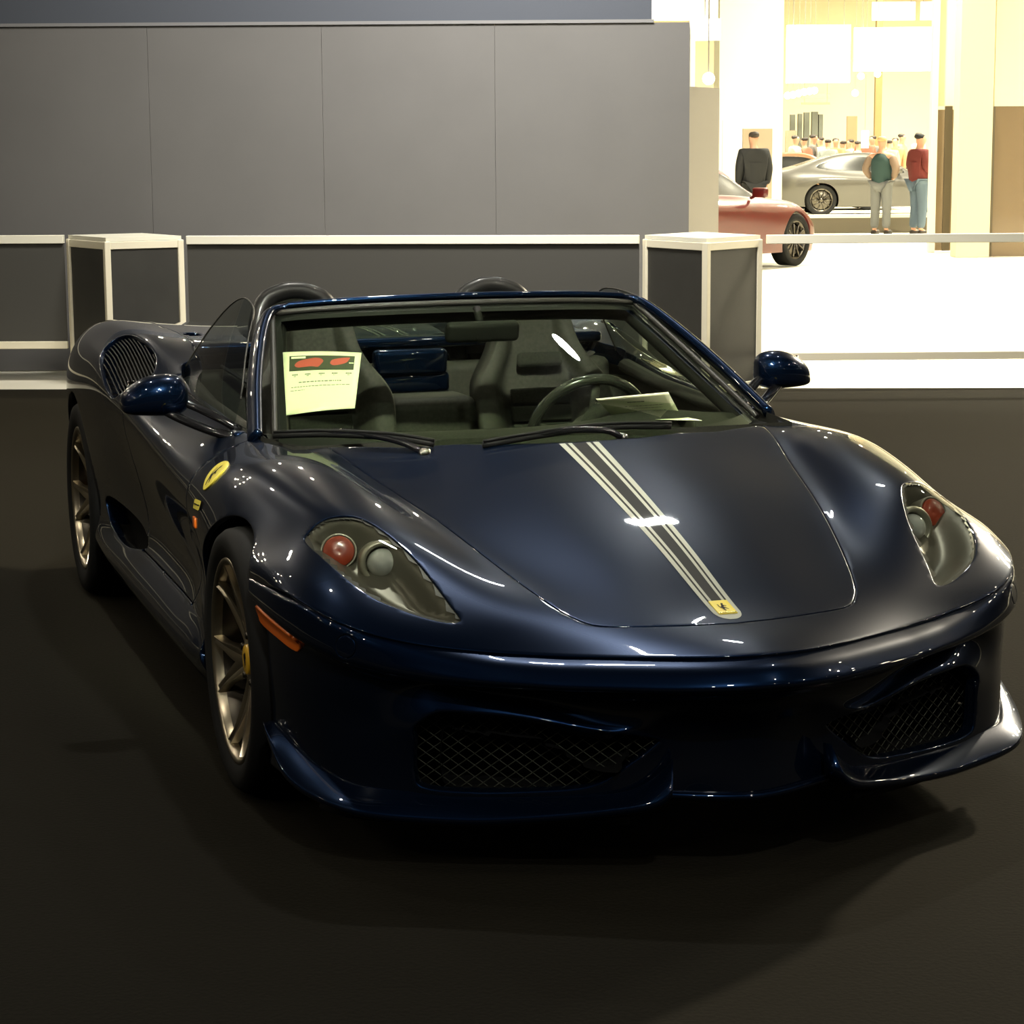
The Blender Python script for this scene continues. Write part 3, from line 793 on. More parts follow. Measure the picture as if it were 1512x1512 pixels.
# cowl panel below the glass
bm=bmesh.new();rows=[]
bb=nspline(np.linspace(-1,1,len(b)),b,np.linspace(-1,1,61))
yw=lambda x:float(np.interp(abs(x),[q[0] for q in YW]+[.738],[q[1] for q in YW]+[.47]))
for p in bb:
    x=p[0]*1.04;y0=yw(x)-.004
    h_=TA.ray_cast(V((x,y0-.006,2)),V((0,0,-1)))[0]
    y1=p[1]+.02
    rows.append([bm.verts.new((x,y0,h_.z-.016)),bm.verts.new((x,y0+(y1-y0)*.35,h_.z-.020)),bm.verts.new((x,y1-.015,p[2]-.010)),bm.verts.new((p[0],y1+.02,p[2]-.006))])
for A_,B_ in zip(rows[:-1],rows[1:]):
    for i in range(3):bm.faces.new((A_[i],B_[i],B_[i+1],A_[i+1]))
objbm('cowl_panel',bm,BLACK,car)
# wipers
def wiper(arm,blade,spin):
    bm=bmesh.new();tube(bm,blade,.0065,6,flat=1.5);tube(bm,[p+V((0,-.004,.010)) for p in map(V,blade)],.004,6)
    w=objbm('wiper',bm,BLACK,car)
    bm=bmesh.new();tube(bm,arm,[.009]*(len(arm)-1)+[.005],8);objbm('wiper_arm',bm,BLACKG,w)
    bm=bmesh.new();lathe(bm,[(-.02,.016),(.008,.016),(.014,.010),(.014,0)],16,'z',spin);objbm('wiper_pivot',bm,CHROME,w)
wiper(smoothpts([(-.40,.155,.792),(-.45,.20,.815),(-.54,.265,.832),(-.61,.305,.834)],4),smoothpts([(-.735,.375,.822),(-.62,.310,.828),(-.50,.238,.826),(-.43,.195,.820),(-.365,.165,.808)],4),(-.395,.150,.788))
wiper(smoothpts([(.135,.135,.806),(.09,.148,.824),(-.02,.148,.829),(-.10,.135,.825)],4),smoothpts([(.30,.205,.818),(.20,.190,.825),(.12,.178,.828),(.02,.160,.827),(-.10,.135,.820),(-.25,.118,.806)],4),(.14,.148,.800))
# side windows
GO=[(.760,1.69,.862),(.762,1.40,.822),(.757,1.0,.806),(.748,.75,.795),(.722,.775,.845),(.700,.84,.900),(.662,.962,.968),(.622,1.085,1.035),(.600,1.150,1.072),(.585,1.22,1.092),(.580,1.33,1.104),(.582,1.44,1.104),(.592,1.53,1.087),(.612,1.60,1.050),(.645,1.65,.995),(.690,1.68,.935),(.735,1.695,.888)]
for s in (1,-1):
    outl=smoothpts([(0,a[1],a[2]) for a in GO],4,True);poly=np.array([(p.y,p.z) for p in outl])
    bm=bmesh.new();ny,nz=60,26;g=[[bm.verts.new((0,.70+1.03*i/ny,.78+.34*j/nz)) for j in range(nz+1)] for i in range(ny+1)]
    for i in range(ny):
        for j in range(nz):bm.faces.new((g[i][j],g[i+1][j],g[i+1][j+1],g[i][j+1]))
    fn=lambda Q:polysd(Q[:,1:3],poly);cut(bm,fn,1e-5);m_=fn(face_c(bm))>0
    bmesh.ops.delete(bm,geom=[f for f,q in zip(list(bm.faces),m_) if q],context='FACES')
    for v_ in bm.verts:
        z=v_.co.z;v_.co.x=s*(.765-(max(0,z-.80))*.52-.35*max(0,z-.80)**2+.02*math.sin(PI*(v_.co.y-.7)))
    o=objbm('side_window',bm,SGLASS,car)
    bm=bmesh.new();E=[V((s*(.765-(max(0,p.z-.80))*.52-.35*max(0,p.z-.80)**2+.02*math.sin(PI*(p.y-.7))),p.y,p.z)) for p in outl[18:]]
    tube(bm,E,.0028,6);objbm('window_edge',bm,SEAL,o)
    bm=bmesh.new();tube(bm,[(s*.757,.70,.788),(s*.763,1.0,.802),(s*.770,1.4,.820),(s*.767,1.62,.850),(s*.748,1.70,.868)],.011,8,flat=1.2);objbm('belt_seal',bm,BLACKG,car)
# ------------------------------------------------------------------ mirrors
for s in (1,-1):
    secs=[] # across the housing from inboard to tip : centre, half height, half depth
    K=[(.862,.905,.878,.026,.030),(.868,.905,.877,.046,.045),(.890,.905,.877,.060,.062),(.930,.905,.878,.063,.070),(.975,.910,.876,.058,.068),(1.012,.915,.868,.046,.058),(1.036,.92,.861,.032,.046),(1.046,.922,.857,.014,.024)]
    bm=bmesh.new();rings=[]
    for x,y,z,hh,hd in K:
        ring=[]
        for i in range(20):
            t=2*PI*i/20;cx=math.cos(t);sz=math.sin(t)
            yy=hd*math.copysign(abs(cx)**.75,cx)*(1.0 if cx<0 else .45)
            ring.append(bm.verts.new((s*x,y+yy,z+hh*math.copysign(abs(sz)**.8,sz)*(1 if sz>0 else .85)-(.010*(cx<0))*abs(cx))))
        rings.append(ring)
    for A_,B_ in zip(rings[:-1],rings[1:]):
        for i in range(20):bm.faces.new((A_[i],A_[(i+1)%20],B_[(i+1)%20],B_[i]))
    bm.faces.new(rings[0]);bm.faces.new(rings[-1]);bmesh.ops.recalc_face_normals(bm,faces=bm.faces)
    mo=objbm('door_mirror',bm,PAINT,car);mo.modifiers.new('s','SUBSURF').levels=1
    mo.modifiers['s'].render_levels=2
    bm=bmesh.new();tube(bm,smoothpts([(s*.752,.742,.795),(s*.79,.80,.818),(s*.85,.865,.848),(s*.90,.895,.868)],5),.016,10,flat=.7)
    tube(bm,smoothpts([(s*.768,.705,.778),(s*.82,.765,.790),(s*.89,.84,.818),(s*.94,.885,.845)],5),.018,10,flat=.7)
    objbm('mirror_arm',bm,BLACKG,mo)
    bm=bmesh.new();bbox(bm,(s*.760,.72,.786),(.035,.10,.022),.008);objbm('mirror_base',bm,PAINT,mo)
    bm=bmesh.new();bbox(bm,(s*.95,.934,.880),(.14,.004,.075),.0);objbm('mirror_glass',bm,CHROME,mo)
# ------------------------------------------------------------------ cockpit
def prism(pts,z0,z1,bm):
    a=[bm.verts.new((x,y,z0)) for x,y in pts];b=[bm.verts.new((x,y,z1)) for x,y in pts];n=len(pts)
    for i in range(n):bm.faces.new((a[i],a[(i+1)%n],b[(i+1)%n],b[i]))
    bm.faces.new(a[::-1])
bm=bmesh.new();prism([(.70,.30),(.735,.55),(.742,1.62),(.70,1.70),(-.70,1.70),(-.742,1.62),(-.735,.55),(-.70,.30)],.22,.80,bm);objbm('cabin_tub',bm,CHARC,car)
# door tops inside
for s in (1,-1):
    bm=bmesh.new();tube(bm,[(s*.725,.60,.770),(s*.722,.9,.785),(s*.725,1.3,.800),(s*.725,1.62,.835)],.028,10,flat=.8);objbm('door_capping',bm,CHARC,car)
# dashboard
dy=[(.21,.765),(.27,.788),(.36,.803),(.46,.800),(.53,.787),(.565,.760),(.57,.70),(.60,.60),(.64,.45)]
rows=[]
for x in np.linspace(-.70,.70,41):
    sh=.30*(abs(x)/.70)**2.2;hump=.030*math.exp(-((x-.36)/.19)**2)
    rows.append([(x,y+sh*max(0,1-(y-.19)/.6)+.05*(abs(x)/.7)**2,z-.012*(abs(x)/.7)**2+(hump if .3<y<.56 and z>.72 else 0)) for y,z in dy])
objbm('dashboard',gridbm(np.array(rows)[:,::-1]),ALCAN,car)
# steering wheel
sc=V((.335,.93,.715));R=Euler((math.radians(-66),0,0)).to_matrix().to_4x4()
bm=bmesh.new();tube(bm,[(.178*math.cos(t)*1.0,.178*math.sin(t),0) for t in [2*PI*k/48 for k in range(48)]],.0165,12,True,up=V((0,0,1)))
bm.transform(Matrix.Translation(sc)@R);sw=objbm('steering_wheel',bm,M('wheel_leather',(.02,.02,.018),.22,0,.5),car)
bm=bmesh.new()
for a in (-.15,PI+.15,-PI/2):tube(bm,[(.03*math.cos(a),.03*math.sin(a),-.02),(.165*math.cos(a),.165*math.sin(a),-.002)],.014,8,flat=.5)
lathe(bm,[(-.03,.055),(.012,.055),(.02,.045),(.02,0)],24,'z');bm.transform(Matrix.Translation(sc)@R);objbm('wheel_boss',bm,CHARC,sw)
# instrument binnacle
bm=bmesh.new();tube(bm,smoothpts([(.20,.60,.765),(.24,.60,.815),(.335,.60,.835),(.43,.60,.815),(.47,.60,.765)],5),.022,8);objbm('instrument_hood',bm,ALCAN,car)
# seats
def seat(xc):
    # columns across the back, rows up the back : (half width, y of spine, bolster depth)
    K=[(.30,.19,1.30,.075),(.40,.20,1.33,.085),(.52,.205,1.37,.085),(.64,.215,1.405,.080),(.74,.225,1.43,.070),(.82,.215,1.452,.055),(.89,.165,1.472,.040),(.95,.135,1.490,.030),(1.00,.125,1.505,.024),(1.04,.105,1.515,.014),(1.055,.06,1.522,.006)]
    rows=[]
    for z,hw,y,bd_ in K:
        row=[]
        for u in np.linspace(-1,1,17):
            b_=max(0,(abs(u)-.52)/.48);bul=bd_*math.sin(min(1,b_*1.25)*PI*.62)
            row.append((xc+u*hw,y-bul+.012*math.cos(u*PI/2),z+.012*(1-abs(u))))
        rows.append(row)
    F=np.array(rows)
    tr=chord(F.transpose(1,0,2));F=np.stack([nspline(tr,F[:,c],even(tr,F.transpose(1,0,2),40)) for c in range(17)],1)
    tc=chord(F);F=np.stack([nspline(tc,r_,np.linspace(tc[0],tc[-1],49)) for r_ in F])
    Bk=F.copy();Bk[:,:,1]+=.085+.03*np.cos((F[:,:,0]-xc)/.22*PI/2)
    n,m,_=F.shape
    v=list(F.reshape(-1,3))+list(Bk.reshape(-1,3));f=[]
    for i in range(n-1):
        for j in range(m-1):
            f.append((i*m+j,i*m+j+1,(i+1)*m+j+1,(i+1)*m+j));k=n*m
            f.append((k+i*m+j,k+(i+1)*m+j,k+(i+1)*m+j+1,k+i*m+j+1))
    per=[j for j in range(m)]+[i*m+m-1 for i in range(1,n)]+[(n-1)*m+j for j in range(m-2,-1,-1)]+[i*m for i in range(n-2,0,-1)]
    for a,b_ in zip(per,per[1:]+per[:1]):f.append((a,n*m+a,n*m+b_,b_))
    o=obj('seat',v,f,CHARC,car)
    bm=bmesh.new();bm.from_mesh(o.data);bmesh.ops.recalc_face_normals(bm,faces=bm.faces);bm.to_mesh(o.data);bm.free()
    bm=bmesh.new();bbox(bm,(xc,1.06,.36),(.34,.46,.13),.05,Euler((.16,0,0)),4)
    for s in (1,-1):bbox(bm,(xc+s*.19,1.06,.40),(.09,.44,.15),.04,Euler((.16,0,0)),4)
    objbm('cushion',bm,CHARC,o)
    bm=bmesh.new();bbox(bm,(xc,1.437,.885),(.15,.02,.045),.012,Euler((-.25,0,0)),3);objbm('headrest_pad',bm,ALCAN,o)
    bm=bmesh.new()
    for z in np.arange(.44,.80,.055):
        yy=1.33+(z-.40)*.29;bbox(bm,(xc,yy-.006,z),(.20,.012,.05),.006,Euler((-.28,0,0)),2)
    objbm('seat_insert',bm,ALCAN,o)
seat(-.36);seat(.36)
# centre tunnel, bulkhead, glass between the hoops
bm=bmesh.new();bbox(bm,(0,1.0,.42),(.22,.95,.30),.04,None,3);bbox(bm,(0,1.50,.55),(.30,.22,.46),.04,None,3);objbm('centre_tunnel',bm,CHARC,car)
bm=bmesh.new();bbox(bm,(0,1.735,.66),(1.40,.10,.40),.03,None,3);objbm('bulkhead',bm,CHARC,car)
bm=bmesh.new();bbox(bm,(0,1.68,.868),(.245,.06,.085),.018,None,4);bbox(bm,(0,1.70,.80),(.27,.06,.07),.018,None,4);objbm('bulkhead_fascia',bm,PAINT,car)
bm=bmesh.new();bbox(bm,(0,1.78,.925),(1.36,.12,.035),.012,None,3);objbm('tonneau_rail',bm,PAINT,car)
for s in (1,-1):
    c=s*.335;bm=bmesh.new()
    tube(bm,smoothpts([(c-.135,1.80,.86),(c-.130,1.83,.98),(c-.100,1.855,1.058),(c-.045,1.865,1.088),(c,1.868,1.094),(c+.045,1.865,1.088),(c+.100,1.855,1.058),(c+.130,1.83,.98),(c+.135,1.80,.86)],5),.030,14)
    hp_=objbm('roll_hoop',bm,M('hoop_black',(.012,.012,.012),.35,0,.15),car)
    bm=bmesh.new();tube(bm,smoothpts([(c-.13,1.84,.90),(c-.128,1.845,.97),(c-.09,1.86,1.04),(c,1.872,1.068),(c+.09,1.86,1.04),(c+.128,1.845,.97),(c+.13,1.84,.90)],4),.022,8)
    vs=[];bm2=bmesh.new()
    pp=[(c-.12,1.86,.90),(c-.118,1.86,.99),(c-.08,1.872,1.045),(c,1.878,1.066),(c+.08,1.872,1.045),(c+.118,1.86,.99),(c+.12,1.86,.90)]
    F_=bm2.faces.new([bm2.verts.new(p) for p in pp]);r_=bmesh.ops.extrude_face_region(bm2,geom=[F_])
    for q in [g for g in r_['geom'] if isinstance(g,bmesh.types.BMVert)]:q.co.y+=.02
    join(bm,bm2);objbm('hoop_infill',bm,ALCAN,hp_)
    # fairing running back from the hoop
    rows=[]
    for y,w_,z_ in ((1.86,.15,1.02),(1.95,.16,1.01),(2.10,.16,.985),(2.35,.14,.955),(2.6,.09,.935)):
        rows.append([(c+w_*math.cos(t),y,.905+(z_-.905)*math.sin(t)) for t in np.linspace(PI,0,15)])
    objbm('hoop_fairing',gridbm(np.array(rows)[::-1]),PAINT,car)
bm=bmesh.new();bbox(bm,(0,1.80,.985),(.42,.006,.115));objbm('wind_stop',bm,SGLASS,car)
# interior mirror
bm=bmesh.new();bbox(bm,(.02,.965,1.020),(.225,.035,.062),.016,Euler((.25,0,0)),4);rm=objbm('interior_mirror',bm,BLACK,car)
bm=bmesh.new();tube(bm,[(.02,.975,1.03),(.02,1.0,1.06),(.02,1.02,1.085)],.012,8);lathe(bm,[(-.02,.026),(0,.03),(.03,.024)],16,'y',(.02,.97,1.014));objbm('mirror_stalk',bm,BLACK,rm)
for s in (1,-1):
    bm=bmesh.new();tube(bm,[(s*.62,1.66,.88),(s*.50,1.62,.80),(s*.42,1.55,.78)],.018,8,flat=.3);objbm('seat_belt',bm,BLACK,car)
# ------------------------------------------------------------------ the two paper sheets
def sheet(name,G,label,cat):
    G=np.array(G);o=objbm(name,gridbm(G),PAPER);o.rotation_euler=(0,0,YAW);tag(o,label,cat)
    sm=o.modifiers.new('t','SOLIDIFY');sm.thickness=.0006;sm.offset=0
    return o
# large sheet behind the passenger side of the glass: corners found on the glass, 6 mm inside it
def on_ws(x,y,d=.008):
    h=TWS.ray_cast(V((x,y,3)),V((0,0,-1)))
    if h[0] is None:h=TWS.find_nearest(V((x,y,.85)))
    n=h[1] if h[1].z>0 else -h[1];return h[0]-n*d
def ws_pt(p,d):return on_ws(p[0],p[1],d)
c4=[on_ws(-.582,.948,.012),on_ws(-.379,.832,.012),on_ws(-.472,.557,.012),on_ws(-.655,.648,.014)]   # top outer, top inner, bottom inner, bottom outer
c4n=(c4[1]-c4[0]).cross(c4[3]-c4[0]).normalized()
if c4n.z<0:c4n=-c4n
def shp(u,v,d):
    a=c4[0].lerp(c4[1],u);b_=c4[3].lerp(c4[2],u)
    return a.lerp(b_,v)+c4n*(.010-d+.004*math.sin(PI*u))
def shgrid(u0,u1,v0,v1,d,n=9):
    return np.array([[shp(u0+(u1-u0)*i/(n-1),v1+(v0-v1)*j/(n-1),d)[:] for j in range(n)] for i in range(n)])
s1=sheet('information_sheet',shgrid(0,1,0,1,.010,13),'printed yellow-white information sheet with a red car photo, propped behind the windscreen glass','sign')
def onsheet(name,g,mat,par):
    o=objbm(name,gridbm(g),mat);o.parent=par;return o
onsheet('photo_strip',shgrid(.09,.925,.075,.325,.0088),PHOTO,s1)
cars=[]
bm=bmesh.new()
def blob(poly):
    P=sp2(poly,4);lo=P.min(0);hi=P.max(0);b=bmesh.new();n,m=24,10
    g=[[b.verts.new((lo[0]+(hi[0]-lo[0])*i/n,lo[1]+(hi[1]-lo[1])*j/m,0)) for j in range(m+1)] for i in range(n+1)]
    for i in range(n):
        for j in range(m):b.faces.new((g[i][j],g[i+1][j],g[i+1][j+1],g[i][j+1]))
    fn=lambda Q:polysd(Q[:,:2],P);cut(b,fn,1e-6);mk=fn(face_c(b))>0
    bmesh.ops.delete(b,geom=[f for f,q in zip(list(b.faces),mk) if q],context='FACES')
    for v_ in b.verts:v_.co=shp(v_.co.x,v_.co.y,.0080)
    return b
for poly in ([(.16,.235),(.19,.185),(.26,.150),(.36,.130),(.43,.118),(.50,.135),(.53,.175),(.50,.235),(.46,.275),(.38,.262),(.30,.268),(.20,.272)],[(.62,.215),(.64,.160),(.70,.135),(.78,.118),(.86,.112),(.855,.150),(.82,.205),(.74,.240),(.66,.250)]):
    join(bm,blob(poly))
o=objbm('printed_car',bm,PRED);o.parent=s1
bm=bmesh.new()
for u0,u1,v0,v1 in ((.115,.30,.093,.125),(.86,.92,.20,.215)):join(bm,gridbm(shgrid(u0,u1,v0,v1,.0080,4)))
o=objbm('printed_title',bm,PAPER);o.parent=s1
bm=bmesh.new();random.seed(3)
def textline(v0,v1,u0,u1,fn,wmin=.012,wmax=.05,gap_=.010):
    u=u0
    while u<u1:
        w_=random.uniform(wmin,wmax);e=min(u+w_,u1)
        join(bm,gridbm(fn(u,e,v0,v1)));u=e+gap_
f1=lambda a,b_,c_,d_:shgrid(a,b_,c_,d_,.0088,3)
for uc in (.13,.30,.48,.65,.83):
    textline(.375,.398,uc,uc+.075,f1,.012,.02,.004);textline(.408,.418,uc+.02,uc+.05,f1)
textline(.505,.522,.22,.78,f1);textline(.580,.592,.12,.90,f1);textline(.635,.645,.11,.30,f1)
o=objbm('printed_text',bm,INK);o.parent=s1
# folded sheet on the dash
T0,T1=V((.175,.435,.872)),V((.388,.435,.882));F0,F1=V((.255,.505,.808)),V((.452,.497,.806));E0,E1=V((.244,.432,.815)),V((.442,.325,.813))
def fold(u,v):
    if v<.75:return T0.lerp(T1,u).lerp(F0.lerp(F1,u),v/.75)
    return F0.lerp(F1,u).lerp(E0.lerp(E1,u),(v-.75)/.25)
def fgrid(u0,u1,v0,v1,n=9,off_=0):
    return np.array([[(fold(u0+(u1-u0)*i/(n-1),v1+(v0-v1)*j/(n-1))+V((-.1,-.75,.5))*off_)[:] for j in range(n)] for i in range(n)])
s2=sheet('folded_sheet',fgrid(0,1,0,1,13),'folded yellow-white printed sheet standing on the dashboard in front of the steering wheel','sign')
bm=bmesh.new();f2=lambda a,b_,c_,d_:fgrid(a,b_,c_,d_,2,.0016)
textline(.215,.245,.36,.60,f2,.05,.08,.004);textline(.36,.378,.20,.84,f2);textline(.44,.455,.20,.80,f2);textline(.53,.555,.16,.84,f2);textline(.63,.65,.30,.72,f2)
o=objbm('printed_text',bm,INK);o.parent=s2
# =================================================================== THE HALL
CARPET=noise_col(M('black_carpet',(.0016,.0015,.0010),.95,spec=.1),90,.8,9,.3,None,.004)
for k_,v_ in (('Sheen Weight',.10),('Sheen Roughness',.45)):CARPET.node_tree.nodes['Principled BSDF'].inputs[k_].default_value=v_
CARPET.node_tree.nodes['Principled BSDF'].inputs['Sheen Tint'].default_value=(.55,.48,.32,1)
FLOOR=M('pale_hall_floor',(.80,.76,.62),.45)
WALLM=noise_col(M('grey_wall_panel',(.105,.102,.098),.62,spec=.3),2,.035)
FASC=M('cool_lit_fascia',(.045,.052,.066),.7)  # dark fascia; cool light from above is put into the blue tint
CREAM=M('cream_wall',(.80,.70,.45),.8)
PALE=M('pale_wall',(.84,.80,.62),.8)
ALU=M('cream_aluminium',(.82,.76,.58),.4)
WHITE=M('white_laminate',(.86,.83,.68),.4)
INFILL=noise_col(M('charcoal_infill',(.036,.035,.030),.55),6,.1)
def box(name,lo,hi,mat,parent=None,bev=0):
    bm=bmesh.new();bbox(bm,[(a+b)/2 for a,b in zip(lo,hi)],[b-a for a,b in zip(lo,hi)],bev)
    return objbm(name,bm,mat,parent,False)
st=lambda o:tag(o,kind='structure')
st(box('floor',(-30,-24,-.08),(40,66,-.006),FLOOR))
bm=bmesh.new()
ce=lambda x:8.722-.0474*x
f=bm.faces.new([bm.verts.new(p) for p in ((-16,-22,-.006),(16,-22,-.006),(16,ce(16),-.006),(-16,ce(-16),-.006))])
r_=bmesh.ops.extrude_face_region(bm,geom=[f])
for q in [g for g in r_['geom'] if isinstance(g,bmesh.types.BMVert)]:q.co.z=0
bmesh.ops.recalc_face_normals(bm,faces=bm.faces)
st(objbm('floor_carpet',bm,CARPET,None,False))
# back partition: 1.2 m panels with open seams, a cap rail and a fascia
bm=bmesh.new();xs=[-9.93,-8.725,-7.52,-6.31,-5.11,-3.905,-2.70,-1.497,-.300,1.05]
for a,b in zip(xs[:-1],xs[1:]):bbox(bm,((a+b)/2,10.14,1.19),(b-a-.0016,.06,2.38),.0008)
bbox(bm,(-4.44,10.165,1.19),(10.9,.05,2.36))
st(objbm('wall_back',bm,WALLM,None,False))
st(box('trim_1',(-9.9,10.095,2.380),(.80,10.19,2.402),M('cap_rail',(.15,.15,.15),.5)))
st(box('wall_fascia',(-9.9,10.11,2.402),(.785,10.20,3.6),FASC))
bm=bmesh.new();p=[(1.05,10.11),(1.305,10.62),(1.28,10.65),(1.02,10.15)]
a=[bm.verts.new((x,y,0)) for x,y in p];b=[bm.verts.new((x,y,1.945)) for x,y in p]
for i in range(4):bm.faces.new((a[i],a[(i+1)%4],b[(i+1)%4],b[i]))
bm.faces.new(b);bm.faces.new(a[::-1]);bmesh.ops.recalc_face_normals(bm,faces=bm.faces)
st(objbm('wall_wing',bm,M('wing_panel_lit',(.17,.155,.125),.6),None,False))  # same wall turned; its stronger light is put into the paler colour
st(box('trim_2',(1.052,10.16,1.945),(1.09,10.20,2.40),WHITE))
# ---- railings and counters
def beam(bm,a,b,h,w):
    a,b=V(a),V(b);d=b-a;ang=math.atan2(d.y,d.x)
    bbox(bm,(a+b)/2,(d.length,w,h),.003,Euler((0,0,ang)),1)
RAILFILL=M('grey_infill',(.060,.058,.050),.6)
def railing(a,b,label,n,lowz=.24,infill=False):
    a,b=V(a),V(b);m=(a+b)/2
    r=empty('barrier_railing',(m.x,m.y,0));tag(r,label,'barrier','white framed railings round the stand')
    def part(nm,pa,pb,h,w):
        bm=bmesh.new();beam(bm,pa,pb,h,w);o=objbm(nm,bm,ALU if nm!='top_rail' else WHITE,None,False);o.parent=r;o.matrix_parent_inverse=Matrix.Translation((-m.x,-m.y,0));return o
    part('top_rail',(a.x,a.y,.952),(b.x,b.y,.952),.056,.05)
    if infill:
        bm=bmesh.new();beam(bm,(a.x,a.y,lowz+.34),(b.x,b.y,lowz+.34),.69,.008);o=objbm('infill_panel',bm,RAILFILL,None,False);o.parent=r;o.matrix_parent_inverse=Matrix.Translation((-m.x,-m.y,0))
    part('lower_rail',(a.x,a.y,lowz),(b.x,b.y,lowz),.050,.035)
    for k in range(n):
        t=(k+1)/(n+1);q=a.lerp(b,t);bm=bmesh.new();bbox(bm,(q.x,q.y,.465),(.04,.04,.93),.003)
        o=objbm('post',bm,ALU,None,False);o.parent=r;o.matrix_parent_inverse=Matrix.Translation((-m.x,-m.y,0))
def counter(pl,pf,pr,label):
    P=[V((*pl,0)),V((*pf,0)),V((*pr,0))];P.append(P[0]+P[2]-P[1]);c=(P[0]+P[2])/2
    r=empty('display_counter',(c.x,c.y,0));tag(r,label,'counter','dark counters with pale frames')
    inv=Matrix.Translation((-c.x,-c.y,0))
    def add(nm,bm,mat):o=objbm(nm,bm,mat,None,False);o.parent=r;o.matrix_parent_inverse=inv
    bm=bmesh.new();a=[bm.verts.new((p+(p-c).normalized()*.012).to_tuple()[:2]+(.955,)) for p in P];b=[bm.verts.new(v.co+V((0,0,.025))) for v in a]
    for i in range(4):bm.faces.new((a[i],a[(i+1)%4],b[(i+1)%4],b[i]))
    bm.faces.new(b);bm.faces.new(a[::-1]);bmesh.ops.recalc_face_normals(bm,faces=bm.faces);add('counter_top',bm,WHITE)
    for i in range(4):
        p,q=P[i],P[(i+1)%4]
        bm=bmesh.new();bbox(bm,(p.x,p.y,.4775),(.042,.042,.955),.006,Euler((0,0,math.atan2((q-p).y,(q-p).x))));
        ang=math.atan2((q-p).y,(q-p).x)
        for sgn in (-1,1):
            for w_ in (-.006,.006):
                n_=V((math.cos(ang+(PI/2 if sgn>0 else 0)),math.sin(ang+(PI/2 if sgn>0 else 0)),0))
        add('corner_post',bm,ALU)
        for z,h in ((.928,.050),(.035,.05)):
            bm=bmesh.new();beam(bm,(p.x,p.y,z),(q.x,q.y,z),h,.030);add('frame_rail',bm,ALU)
        bm=bmesh.new();beam(bm,(p.x,p.y,.48),(q.x,q.y,.48),.85,.010);add('infill_panel',bm,INFILL)
counter((-3.143,9.379),(-2.811,8.889),(-2.375,9.140),'dark panelled counter with pale frame behind the rear of the blue car')
counter((.672,8.741),(1.004,8.17),(1.374,8.624),'dark panelled counter with pale frame beside the bright hall opening')
railing((-9.0,9.57),(-3.185,9.387),'short white railing ending at the counter behind the rear of the blue car',0,.245,True)
railing((-2.325,9.128),(.625,8.748),'long white railing between the two dark counters',0,.24,True)
railing((1.425,8.63),(9.0,8.70),'white railing crossing the bright hall opening',0,.205)
# ---- bright hall behind: walls, columns, doors
st(box('wall_far',(-12,60,0),(34,60.3,9),CREAM))
st(box('ceiling',(-30,-24,9.0),(40,66,9.2),M('dark_ceiling',(.005,.005,.005),.9,spec=.1)))
st(box('column_1',(3.85,38,0),(5.08,39.2,8.9),PALE))
st(box('column_2',(5.86,24.8,0),(6.31,25.2,8.9),M('cream_column',(.80,.70,.46),.7)))
st(box('wall_right',(6.355,24.95,2.02),(12,25.1,8.9),PALE))
st(box('window_1',(6.375,24.97,0),(12,25.03,2.02),M('smoked_panel',(.20,.145,.085),.25,0,.3)))
st(box('trim_3',(6.315,24.93,0),(6.372,25.08,2.02),M('dark_jamb',(.10,.08,.045),.5)))
st(box('trim_4',(5.755,26.25,0),(5.845,26.4,8.9),WHITE))
d_=st(box('door_1',(5.85,26.32,0.02),(6.30,26.40,2.0),M('door_brown',(.24,.18,.11),.4)))
o=box('door_stile',(5.955,26.27,.02),(6.055,26.33,2.05),M('door_dark',(.07,.055,.03),.5));o.parent=d_
st(box('wall_door_head',(5.845,26.34,2.05),(6.40,26.45,8.9),PALE))
st(box('column_3',(12.8,52,0),(14.2,53,8.9),M('orange_cream',(.78,.52,.24),.8)))
st(box('column_4',(9.62,55,0),(9.80,55.2,8.9),M('dark_pole',(.22,.15,.06),.7)))
CABLE=M('steel_cable',(.25,.24,.2),.5)
def hang(o):
    ws=[o.matrix_world@v.co for v in o.data.vertices] if not o.location.length else [o.location+v.co for v in o.data.vertices]
    x0=min(v.x for v in ws);x1=max(v.x for v in ws);y=sum(v.y for v in ws)/len(ws);z=max(v.z for v in ws)
    for x in ((x0+.1*(x1-x0),x0+.9*(x1-x0)) if x1-x0>.5 else ((x0+x1)/2,)):
        bm=bmesh.new();l=o.location;tube(bm,[(x-l.x,y-l.y,z-.02-l.z),(x-l.x,y-l.y,8.99-l.z)],.006,5);objbm('cable',bm,CABLE,o)
